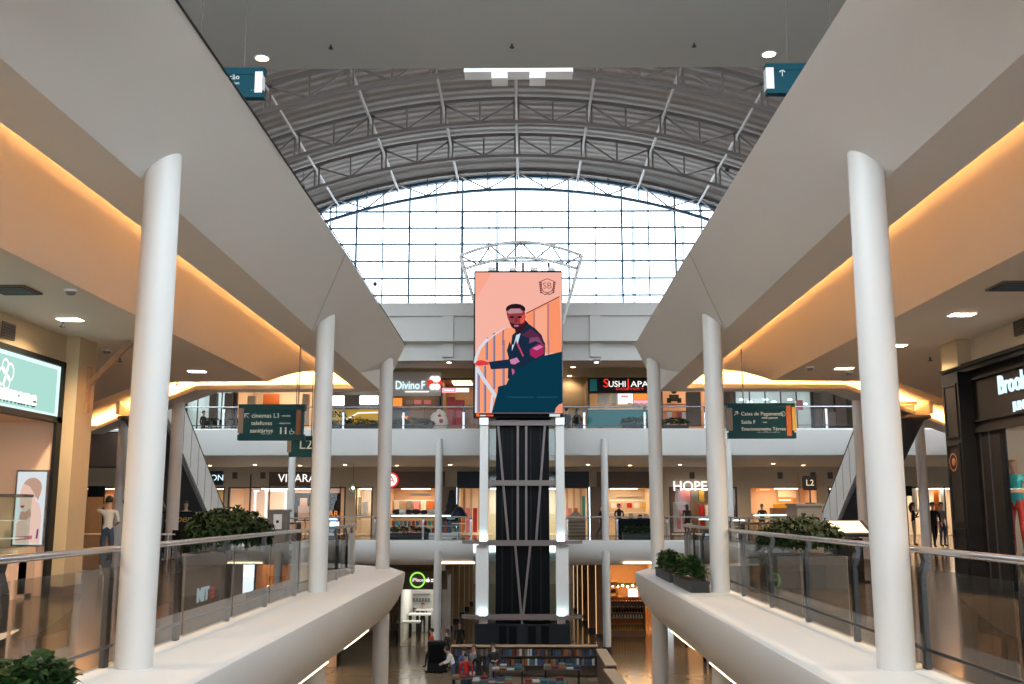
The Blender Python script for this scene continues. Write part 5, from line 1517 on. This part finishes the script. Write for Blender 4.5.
# dark tree shaped figure and lampshade by the tower
x = px(451, 515, 53.8)
t = thing('toy_tree', 'dark pointed conical tree figure standing behind the glass counter', 'figure', (x, 54.2, 0))
obj('trunk', MB().lathe([(.08, 0), (.07, .9)], n=10), 'wood', t)
cn = MB()
for k in range(4): cn.lathe([(.62 - k * .13, .8 + k * .38), (.12, 1.35 + k * .38)], n=14)
obj('crown', cn, 'cloth_black', t); obj('face', MB().ball((0, -.4, 1.05), .2, 10, (1.2, .5, .9)), 'white', t)
x = px(459, 520, 51.8)
t = thing('parasol_stand', 'small stand with a dark blue shade and goods left of the tower', 'stand', (x, 51.8, 0))
obj('shade', MB().lathe([(.48, 1.05), (.42, 1.2), (.2, 1.55), (.05, 1.62)], n=14), 'navy', t, True)
obj('pole', MB().tube([(0, 0, 0), (0, 0, 1.1)], .03, 8), 'steel', t); obj('shelf', MB().box(-.35, -.25, .3, .35, .25, .34).box(-.35, -.25, .75, .35, .25, .79), 'white', t); obj('base', MB().lathe([(.35, 0), (.35, .05)], n=14), 'steel', t)
# roofed crate and dark kiosk right of the tower
a, b = px(567, 525, 51.6), px(585.5, 525, 51.6); w_ = (b - a) / 2
t = thing('market_stall', 'little brown gabled wooden stall right of the tower', 'stall', ((a + b) / 2, 51.6, 0))
obj('body', MB().box(-w_, 0, 0, w_, .9, .95), 'wood', t)
rfm = MB(); rfm.prism([(-w_ - .08, .93), (w_ + .08, .93), (0, 1.45)], lambda u, v, tt: (u, tt, v), -.08, .98); obj('roof', rfm, 'wood', t)
for k in range(5): obj('slat', MB().box(-w_, -.02, .1 + k * .17, w_, 0, .2 + k * .17), 'brown_panel', t)
t, w_, h = glass_counter('long black kiosk counter right of the tower', 616.5, 652, 518.5, 52.5, .8, True)
for k, (xx, hh, m, nm) in enumerate(((619, .5, 'cloth_black', 'tall black'), (631, .28, 'cloth_beige', 'beige'), (640, .2, 'cloth_black', 'flat black'), (646, .25, 'pale_wood', 'wooden'))):
    x = px(xx, 512, 52.9)
    t = thing('bust_figure', f'{nm} display piece on the black kiosk counter right of the tower', 'display', (x, 52.9, h))
    obj('bust', MB().lathe([(.12, 0), (.09, hh * .3), (.13, hh * .6), (.1, hh * .9), (.03, hh)], n=12), m, t, True); obj('base', MB().lathe([(.14, 0), (.14, .02)], n=12), 'black', t)
for x0, x1, yt, Y, lab in ((700, 726, 518, 50.9, 'low white jewellery counter before the bedding shop'), (730, 748, 519, 51.3, 'low white jewellery counter left of the orange lit shop'), (312, 336, 518, 51.5, 'low glass counter before the jewellery shop'), (755, 790, 514, 52.5, 'low glass counter before the orange lit shop')):
    glass_counter(lab, x0, x1, yt, Y, .6)
t = thing('hanging_lantern', 'small glass lantern hung before the yellow showcase', 'lamp', tuple(at(353, 488, Y=55)))
obj('shade', MB().lathe([(.12, -.35), (.2, -.2), (.2, .2), (.08, .38)], n=10), 'case_glass', t); obj('cord', MB().tube([(0, 0, .38), (0, 0, 3.95 - t.location.z)], .012, 5), 'dark_metal', t); obj('bulb', MB().ball((0, 0, 0), .07, 8), 'downlight_warm', t)

# ------------------------------------------------------------------ book kiosk on the ground floor
def gz(pxx, pyy, h=0): return at(pxx, pyy, Z=G + h)
KB = gz(527, 646, 1.3).y
kx0, kx1 = px(452, 650, KB), px(597, 650, KB)
bs = thing('bookcase', 'long low bookcase closing the back of the book kiosk below the lift tower', 'bookcase', (0, KB, G))
obj('back_panel', MB().box(kx0, .34, 0, kx1, .38, 1.26), 'brown_panel', bs)
obj('top', MB().box(kx0 - .03, -.03, 1.26, kx1 + .03, .42, 1.31), 'pale_wood', bs)
nb = 6
for i in range(nb + 1):
    x = kx0 + (kx1 - kx0) * i / nb
    obj('divider', MB().box(x - .02, 0, 0, x + .02, .34, 1.26), 'dark_brown', bs)
for z in (.05, .45, .85): obj('shelf', MB().box(kx0, 0, z, kx1, .34, z + .03), 'dark_brown', bs)
bookcols = {k: 'book_' + k for k in ('red', 'blue', 'white', 'black', 'beige', 'teal', 'orange', 'grey')}
bprot = {}
def book(cn, loc, rz=0, flat=False, label=None, group=None, size=1.0):
    if (cn, flat) not in bprot:
        mb = MB()
        if flat: mb.box(-.13, -.17, 0, .13, .17, .035)
        else: mb.box(-.055, -.1, 0, .055, .1, .27)
        o = obj('book', mb, bookcols[cn]); bprot[(cn, flat)] = o
    else: o = bprot[(cn, flat)].copy(); C.objects.link(o)
    o.location = loc; o.rotation_euler = (0, 0, rz); o.scale = (size, 1, 1)
    return tag(o, label, 'book', group)
rr = random.Random(11); keys = list(bookcols)
for row, z in ((2, .882), (1, .482)):
    for k in range(54):
        x = kx0 + .1 + (kx1 - kx0 - .2) * (k + .5) / 54
        if abs(((x - kx0) / (kx1 - kx0) * nb + .5) % 1 - .5) < .045: continue
        cn = keys[(rr.randrange(8) + (k // 9)) % 8] if rr.random() < .7 else 'blue'
        book(cn, (x, KB + .14, G + z), 0, False, f'{cn} book upright on the {("", "middle", "top")[row]} shelf of the long low bookcase', f'{cn} books on the {("", "middle", "top")[row]} bookcase shelf', rr.uniform(.6, .95))
# side cases, tables and stacks of books
for a_, b_, lab in ((gz(601, 649, 1.3), gz(611, 665, 1.3), 'short bookcase at the right end of the book kiosk, beside the long one'), (gz(609, 669, 1.3), gz(621, 684, 1.3), 'bookcase with pale top at the right front of the book kiosk')):
    t = thing('bookcase', lab, 'bookcase', (a_.x, a_.y, G))
    dv = Vector((b_.x - a_.x, b_.y - a_.y, 0))
    if 'front' in lab: dv *= 1.6
    ln = dv.length; t.rotation_euler[2] = math.atan2(dv.y, dv.x)
    obj('top', MB().box(0, -.22, 1.26, ln, .22, 1.31), 'pale_wood', t); obj('back_panel', MB().box(0, -.18, 0, ln, -.14, 1.26), 'brown_panel', t)
    obj('side_panel', MB().box(0, -.18, 0, .04, .2, 1.26), 'dark_brown', t); obj('side_panel', MB().box(ln - .04, -.18, 0, ln, .2, 1.26), 'dark_brown', t)
    for z in (.1, .5, .9): obj('shelf', MB().box(.04, -.14, z, ln - .04, .2, z + .03), 'dark_brown', t)
    # books face the kiosk
tabs = (((508, 668), 'left of centre', 1.3), ((562, 667), 'right of centre', 1.5), ((492, 680), 'at the front left', 1.5), ((545, 681), 'at the front centre', 1.6), ((466, 676), 'at the far left', 1.1))
for ti, ((xx, yy), wh, tw) in enumerate(tabs):
    p = gz(xx, yy, .85)
    t = thing('book_table', f'dark table heaped with books in the book kiosk {wh}', 'table', (p.x, p.y, G))
    obj('tabletop', MB().box(-tw / 2, -.45, .78, tw / 2, .45, .82), 'brown_panel', t)
    for sx_ in (-1, 1):
        for sy in (-1, 1): obj('leg', MB().box(sx_ * (tw / 2 - .08) - .03, sy * .38 - .03, 0, sx_ * (tw / 2 - .08) + .03, sy * .38 + .03, .78), 'black', t)
    nst = int(tw / .3)
    for k in range(nst):
        for q in range(2):
            hgt = rr.randrange(1, 5); cn0 = ('white', 'white', 'teal', 'beige', 'red', 'blue', 'grey')[rr.randrange(7)]
            for z in range(hgt):
                cn = cn0 if rr.random() < .75 else keys[rr.randrange(8)]
                book(cn, (p.x - tw / 2 + .16 + k * .3, p.y - .22 + q * .42, G + .822 + z * .036), rr.uniform(-.1, .1), True, f'{cn} book lying in the stacks on the kiosk table {wh}', f'{cn} books stacked on the table {wh}')
# dark service pillar beside the kiosk
p = gz(437, 672)
t = thing('totem', 'tall black totem cabinet at the left of the book kiosk', 'totem', (p.x, p.y, G))
hh = at(438, 641, Y=p.y).z - G
obj('body', MB().box(-.42, -.2, .08, .42, .2, hh), 'black', t); obj('base', MB().box(-.46, -.24, 0, .46, .24, .08), 'black_gloss', t); obj('face', MB().box(-.34, -.215, .4, .34, -.2, hh - .12), 'black_gloss', t)
# ------------------------------------------------------------------ people
BASEP = dict(pel=(0, 0, .93), wai=(0, .0, 1.12), che=(0, -.01, 1.32), nec=(0, .01, 1.47), hb=(0, -.0, 1.56), hd=(0, -.02, 1.645), hipL=(-.095, 0, .88), kneL=(-.10, -.02, .49), ankL=(-.10, .02, .085), toeL=(-.11, -.14, .035),
             hipR=(.095, 0, .88), kneR=(.10, -.02, .49), ankR=(.10, .02, .085), toeR=(.11, -.14, .035),
             shL=(-.185, 0, 1.405), elL=(-.235, .03, 1.13), wrL=(-.235, -.04, .88), shR=(.185, 0, 1.405), elR=(.235, .03, 1.13), wrR=(.235, -.04, .88))
POSES = {'stand': {},
    'walk': dict(kneL=(-.10, -.22, .52), ankL=(-.10, -.25, .10), toeL=(-.10, -.40, .07), kneR=(.10, .06, .49), ankR=(.10, .32, .14), toeR=(.10, .22, .03), elL=(-.23, .14, 1.15), wrL=(-.22, .12, .90), elR=(.23, -.06, 1.14), wrR=(.22, -.22, .94)),
    'phone': dict(elR=(.26, -.12, 1.20), wrR=(.17, -.22, 1.42), elL=(-.27, -.04, 1.15), wrL=(-.14, -.22, 1.20)),
    'raise': dict(elR=(.30, -.10, 1.42), wrR=(.13, -.14, 1.60), elL=(-.26, .02, 1.15), wrL=(-.16, -.18, 1.10)),
    'hold': dict(elL=(-.24, -.02, 1.14), wrL=(-.12, -.24, 1.12), elR=(.24, -.02, 1.14), wrR=(.10, -.25, 1.14)),
    'sit': dict(pel=(0, .05, .52), wai=(0, .08, .72), che=(0, .04, .93), nec=(0, .03, 1.08), hb=(0, .01, 1.17), hd=(0, -.02, 1.255), hipL=(-.09, .04, .50), hipR=(.09, .04, .50), kneL=(-.11, -.38, .50), kneR=(.11, -.38, .50), ankL=(-.11, -.36, .10), ankR=(.11, -.36, .10), toeL=(-.11, -.52, .04), toeR=(.11, -.52, .04),
        shL=(-.18, .04, 1.01), shR=(.18, .04, 1.01), elL=(-.24, -.04, .76), elR=(.24, -.04, .76), wrL=(-.14, -.25, .70), wrR=(.14, -.25, .70)),
    'lean': dict(wai=(0, -.06, 1.11), che=(0, -.16, 1.29), nec=(0, -.24, 1.42), hb=(0, -.29, 1.49), hd=(0, -.34, 1.56), shL=(-.185, -.19, 1.36), shR=(.185, -.19, 1.36), elL=(-.22, -.26, 1.10), elR=(.22, -.26, 1.10), wrL=(-.14, -.46, 1.02), wrR=(.14, -.46, 1.02))}
BONES = [('pel', 'wai'), ('wai', 'che'), ('che', 'nec'), ('nec', 'hb'), ('hb', 'hd')]
for s_ in 'LR': BONES += [('pel', 'hip' + s_), ('hip' + s_, 'kne' + s_), ('kne' + s_, 'ank' + s_), ('ank' + s_, 'toe' + s_), ('che', 'sh' + s_), ('sh' + s_, 'el' + s_), ('el' + s_, 'wr' + s_)]
RADP = dict(pel=(.155, .115), wai=(.135, .10), che=(.155, .115), nec=(.052, .055), hb=(.062, .075), hd=(.078, .098), hip=(.09, .095), kne=(.06, .06), ank=(.042, .045), toe=(.042, .032), sh=(.062, .062), el=(.044, .044), wr=(.028, .032))
bodies = {}
def body_mesh(pose, fem):
    key = (pose, fem)
    if key in bodies: return bodies[key]
    J = dict(BASEP); J.update(POSES[pose]); J = {k: Vector(v) for k, v in J.items()}
    vs = []; idx = {}; es = []; rad = []
    def av(k, p, r): idx[k] = len(vs); vs.append(tuple(p)); rad.append(r)
    for k, p in J.items():
        b = k if k in RADP else k[:-1]
        r = RADP[b]
        if fem and b in ('wai', 'sh', 'el', 'che'): r = (r[0] * .88, r[1] * .92)
        av(k, p, r)
    es = [(idx[a], idx[b]) for a, b in BONES]
    # crown of the skull, nose
    up = (J['hd'] - J['hb']).normalized()
    av('crown', J['hd'] + up * .065 + Vector((0, .012, 0)), (.062, .075)); es.append((idx['hd'], idx['crown']))
    segs = list(BONES) + [('hd', 'crown')]
    for s_ in 'LR':
        w_ = J['wr' + s_]; d = (w_ - J['el' + s_]).normalized(); sg = -1 if s_ == 'L' else 1
        fr = Vector((0, -1, 0)); side = d.cross(Vector((sg, 0, 0)))
        if side.length < .3: side = d.cross(Vector((0, 0, 1)))
        side.normalize()
        if side.y > 0: side = -side
        palm = w_ + d * .075
        av('pa' + s_, palm, (.036, .02)); es.append((idx['wr' + s_], idx['pa' + s_])); segs.append(('wr' + s_, 'pa' + s_)); J['pa' + s_] = palm
        inn = d.cross(side).normalized()
        if inn.x * sg > 0: inn = -inn
        for f, (o_, ln) in enumerate(((.026, .062), (.009, .072), (-.009, .066), (-.026, .052))):
            p1 = palm + d * .035 + side * o_; p2 = p1 + d * ln * .6 + inn * .012; p3 = p2 + d * ln * .4 + inn * .022
            prev = idx['pa' + s_]
            for n_, q in enumerate((p1, p2, p3)):
                k = f'f{f}{n_}{s_}'; av(k, q, (.0085 if n_ < 2 else .007,) * 2); es.append((prev, idx[k])); prev = idx[k]
            J[f'f{f}2{s_}'] = p3; segs.append(('pa' + s_, f'f{f}2{s_}'))
        p1 = w_ + d * .035 + side * .034; p2 = p1 + d * .035 + side * .014 + inn * .012
        av('t1' + s_, p1, (.012, .012)); av('t2' + s_, p2, (.009, .009)); es += [(idx['wr' + s_], idx['t1' + s_]), (idx['t1' + s_], idx['t2' + s_])]
        J['t2' + s_] = p2; segs.append(('wr' + s_, 't2' + s_))
    J['crown'] = Vector(vs[idx['crown']])
    me = bpy.data.meshes.new('body_cage'); me.from_pydata(vs, es, [])
    o = bpy.data.objects.new('body_cage', me); C.objects.link(o)
    sk = o.modifiers.new('skin', 'SKIN'); sk.use_smooth_shade = True; sk.branch_smoothing = .6
    for i, d in enumerate(me.skin_vertices[0].data): d.radius = rad[i]; d.use_root = (i == idx['pel'])
    sb_ = o.modifiers.new('sub', 'SUBSURF'); sb_.levels = 1; sb_.render_levels = 1
    dg = bpy.context.evaluated_depsgraph_get()
    m2 = bpy.data.meshes.new_from_object(o.evaluated_get(dg))
    bpy.data.objects.remove(o); bpy.data.meshes.remove(me)
    # face: nose, brow, chin and ears pulled out of the head surface
    hd = J['hd']
    for v in m2.vertices:
        q = v.co - hd
        if q.length < .17 and v.co.y < hd.y - .05:
            dx = abs(q.x)
            if dx < .025 and -.045 < q.z < .015: v.co.y -= .022 * (1 - dx / .025)
            if .02 < dx < .05 and -.0 < q.z < .03: v.co.y += .010
        if q.length < .15 and abs(q.x) > .06 and abs(q.z) < .035 and abs(q.y) < .03: v.co.x *= 1.12
    # region of every face: 0 skin 1 top 2 legs 3 shoes
    def reg(p):
        best = (9, None)
        for a, b in segs:
            A, B = J[a], J[b]; ab = B - A; tt = max(0, min(1, (p - A).dot(ab) / ab.length_squared)); dd = (p - (A + ab * tt)).length
            if dd < best[0]: best = (dd, (a, b), tt)
        a, b = best[1]
        if b.startswith('toe'): return 3
        if b.startswith('ank'): return 3 if best[2] > .93 else 2
        if b.startswith('kne') or b.startswith('hip'): return 2
        if (a, b) == ('pel', 'wai'): return 2 if best[2] < .25 else 1
        if b in ('che',) or b.startswith('sh') or b.startswith('el'): return 1
        if b == 'nec': return 1 if best[2] < .75 else 0
        if b.startswith('wr'): return 4 if best[2] < .85 else 0
        return 0
    regs = [reg(p.center) for p in m2.polygons]
    bodies[key] = (m2, regs, {k: J[k].copy() for k in J})
    return bodies[key]
def person(label, loc, rz, pose='stand', top='cloth_white', legs='denim', shoes='black', hair='hair_dark', skin='skin', fem=False, longhair=False, bare=False, scale=1.0, group=None, cap=None, name='person', cat='person', eyes=True):
    m2, regs, J = body_mesh(pose, fem)
    me = m2.copy(); me.name = 'body'
    for m in (skin, top, legs, shoes): me.materials.append(M[m])
    me.polygons.foreach_set('material_index', [(r if r < 4 else (0 if bare else 1)) for r in regs])
    me.polygons.foreach_set('use_smooth', [True] * len(me.polygons)); me.update()
    t = thing(name, label, cat, loc, rz, group); t.scale = (scale,) * 3
    o = bpy.data.objects.new('body', me); C.objects.link(o); o.parent = t
    hd = J['hd']
    if hair:
        hb = MB(); hb.ball((hd.x, hd.y + .022, hd.z + .035), .108, 14, (.86, 1.02, .98))
        # cut the face side away
        keep = []; 
        for f in hb.f:
            c = sum((Vector(hb.v[i]) for i in f), Vector()) / len(f)
            if not (c.y < hd.y - .03 and c.z < hd.z + .06) and not c.z < hd.z - .045: keep.append(f)
        hb.f = keep; hb.m = [0] * len(keep)
        if longhair: hb.tube([(hd.x, hd.y + .07, hd.z + .06), (hd.x, hd.y + .10, hd.z - .05), (hd.x, hd.y + .10, hd.z - .18), (hd.x, hd.y + .09, hd.z - .30)], [.06, .085, .075, .03], 10)
        obj('hair', hb, hair, t, True)
    if cap: obj('cap', MB().lathe([(.105, .03), (.11, .07), (.09, .12), (.03, .14)], (hd.x, hd.y, hd.z), 14).box(-.07, hd.y - .19, hd.z + .035, .07, hd.y - .09, hd.z + .05), cap, t, True)
    if eyes:
        for sx_ in (-1, 1): obj('eye', MB().ball((sx_ * .032, hd.y - .092, hd.z + .012), .011, 6), 'black', t)
    return t
W1 = at(105, 570, Z=0)
person('woman in white top and jeans seen from behind, hand at her head, left gallery', (W1.x, W1.y, 0), PI + .1, 'raise', 'cloth_white', 'denim', 'cloth_white', 'hair_dark', fem=True, longhair=False, bare=True, scale=1.03)
W2 = at(123, 570, Z=0)
person('person in a black top beside the woman in white, partly behind the near column', (W2.x, W2.y, 0), PI / 2 + .5, 'hold', 'cloth_black', 'cloth_black', 'black', 'hair_dark', bare=True, scale=1.0)
for (x, y, Y, z), kw, lab in (
    ((935, 545, 40, 0), dict(pose='walk', top='cloth_black', legs='cloth_black', rz=0), 'person in dark clothes walking at far right beyond the railing'),
    ((943.5, 545, 41, 0), dict(pose='stand', top='cloth_grey', legs='denim', rz=.4, fem=True), 'person in a grey top beside the walking person at far right'),
    ((915, 545, 42, 0), dict(pose='phone', top='cloth_black', legs='cloth_beige', rz=1.2, fem=True, longhair=True), 'woman in black with pale trousers near the red banners at right'),
    ((602, 536, 57, 0), dict(pose='walk', top='cloth_black', legs='cloth_black', rz=1.4), 'person in black passing the brown pier right of the tower'),
    ((619.5, 535, 54.5, 0), dict(pose='hold', top='cloth_black', legs='cloth_black', rz=0, fem=True), 'shop assistant in black behind the black kiosk counter'),
    ((687.5, 535, 58, 0), dict(pose='stand', top='cloth_black', legs='cloth_black', rz=PI, fem=True, longhair=True), 'woman in black before the bedding shop poster'),
    ((763, 535, 56.5, 0), dict(pose='hold', top='cloth_black', legs='cloth_black', rz=0), 'cashier in black at the orange lit shop counter'),
    ((713, 535, 56.5, 0), dict(pose='stand', top='cloth_white', legs='cloth_grey', rz=.5, fem=True), 'woman in a white top at the white jewellery counter'),
    ((152, 545, 37, 0), dict(pose='stand', top='cloth_black', legs='denim', rz=1.0), 'person in black standing behind the near left column by the cafe'),
    ((184, 545, 36.2, 0), dict(pose='hold', top='cloth_beige', legs='cloth_grey', rz=.2), 'person in a beige top behind the black cafe kiosk'),
    ((203, 428, 58.2, L3F), dict(pose='stand', top='cloth_black', legs='cloth_black', rz=1.2), 'person in black standing on the top floor at far left'),
    ((566.5, 428, 53, L3F), dict(pose='sit', top='cloth_black', legs='cloth_black', rz=PI), 'person in black seated right of the screen, nearer the tower'),
    ((577.5, 428, 53, L3F), dict(pose='sit', top='cloth_black', legs='denim', rz=PI * .8, fem=True, longhair=True), 'long haired person in black seated left of the sushi counter'),
    ((600, 428, 60.2, L3F), dict(pose='hold', top='cloth_black', legs='cloth_black', rz=0, cap='red', skin='skin_dark'), 'sushi cook in black with a red cap behind the teal counter'),
    ((431.5, 660, 47.6, G), dict(pose='walk', top='cloth_red', legs='cloth_black', rz=-1.2), 'person in dark red walking by the black totem on the ground floor'),
    ((459.5, 645, 50.3, G), dict(pose='stand', top='cloth_black', legs='cloth_black', rz=.2, fem=True, longhair=True), 'woman in black standing left of the tower plinth'),
    ((422.5, 630, 60.4, G), dict(pose='hold', top='cloth_black', legs='cloth_black', rz=0), 'shop assistant in black behind the tables of the electronics store'),
    ((447, 665, 47.4, G), dict(pose='stand', top='cloth_black', legs='cloth_black', rz=2.0), 'person in black close behind the black totem'),
    ((574, 650, 49.5, G), dict(pose='stand', top='cloth_black', legs='cloth_black', rz=0, scale=.55), 'small child in dark clothes right of the tower plinth'),
    ((454, 672, 42.2, G), dict(pose='lean', top='cloth_white', legs='denim', rz=-1.4), 'visitor in a white top leaning over the books at the far left'),
    ((464, 680, 41.4, G), dict(pose='hold', top='cloth_blue', legs='denim', rz=-2.6, fem=True), 'visitor in a light blue top among the book tables'),
    ((466, 690, 39.9, G), dict(pose='stand', top='red', legs='denim', rz=PI, fem=True), 'visitor in a bright red top at the front of the book kiosk'),
    ((478.5, 682, 40.6, G), dict(pose='stand', top='cloth_black', legs='cloth_black', rz=PI, fem=True, longhair=True), 'visitor in black with long dark hair among the book tables'),
    ((493, 665, 42.4, G), dict(pose='hold', top='cloth_black', legs='cloth_grey', rz=.4), 'visitor in black facing out before the long bookcase'),
    ((474, 672, 41.9, G), dict(pose='stand', top='cloth_grey', legs='denim', rz=-.6), 'visitor in a grey top by the left end of the long bookcase')):
    X = at(x, y, Y=Y).x
    kw = dict(kw); rz = kw.pop('rz')
    person(lab, (X, Y, z), rz, **kw)
# chairs for the two seated people, and the high stools and tables of the top floor
def chair(label, loc, rz, group=None, h=.45):
    t = thing('chair', label, 'chair', loc, rz, group)
    obj('seat', MB().box(-.21, -.21, h - .04, .21, .21, h), 'black', t)
    obj('backrest', MB().box(-.2, .19, h + .12, .2, .22, h + .42), 'black', t)
    for sx_ in (-1, 1):
        obj('leg', MB().bar((sx_ * .19, -.19, 0), (sx_ * .18, -.18, h - .04), .03), 'dark_metal', t)
        obj('leg', MB().bar((sx_ * .19, .22, 0), (sx_ * .18, .2, h + .42), .03), 'dark_metal', t)
    return t
chair('black chair of the seated person nearer the tower on the top floor', (at(566.5, 428, Y=53).x, 52.95, L3F), PI, None)
chair('black chair of the long haired seated person on the top floor', (at(577.5, 428, Y=53).x, 52.95, L3F), PI * .8, None)
for i, xx in enumerate((206, 215, 224, 233, 242)):
    chair(f'black high stool at far left of the top floor, {("first", "second", "third", "fourth", "fifth")[i]} from the left', (at(xx, 420, Y=56).x, 56, L3F), (0, .6, PI, -.5, .3)[i], 'top floor high stools', .62)
for i, (xx, lab) in enumerate(((212, 'left of the row of stools'), (236, 'right of the row of stools'))):
    t = thing('bar_table', f'small round black table on the top floor {lab}', 'table', (at(xx, 420, Y=55.2).x, 55.2, L3F))
    obj('tabletop', MB().lathe([(.4, 1.0), (.4, 1.04)], n=18), 'black', t); obj('post', MB().tube([(0, 0, .03), (0, 0, 1.0)], .035, 8), 'dark_metal', t); obj('foot', MB().lathe([(.28, 0), (.28, .03)], n=18), 'dark_metal', t)
# cafe chairs and a table by the left kiosk
for i, (xx, yy) in enumerate(((152, 559), (181, 559), (197, 559))):
    q = at(xx, yy, Z=0)
    chair(f'black cafe chair before the black cafe kiosk, {("behind the column", "middle one", "nearest the planter")[i]}', (q.x, q.y, 0), (.4, 2.8, -1.2)[i], 'cafe chairs')
q = at(166, 559, Z=0)
t = thing('cafe_table', 'round pale cafe table before the black cafe kiosk', 'table', (q.x, q.y + .1, 0))
obj('tabletop', MB().lathe([(.42, .72), (.42, .76)], n=20), 'white', t); obj('post', MB().tube([(0, 0, .02), (0, 0, .72)], .03, 8), 'steel', t); obj('foot', MB().lathe([(.25, 0), (.25, .02)], n=16), 'steel', t)
# shop window mannequins on the right
t0 = thing('mannequin_plinth', 'pale low plinth in the dark menswear window', 'plinth', (8.86, 17.3, 0))
obj('body', MB().box(-.35, -1.0, .125, .6, .6, .62), 'cream_wall', t0); obj('top', MB().box(-.37, -1.02, .62, .62, .62, .66), 'white', t0)
person('mannequin in a teal polo shirt and red shorts in the dark menswear window', (8.68, at(1016, 500, X=8.68).y, .66), -PI / 2 + .7, 'hold', 'cloth_teal', 'red', 'wood', None, 'skin', bare=True, scale=1.0, name='mannequin', cat='mannequin', eyes=False)
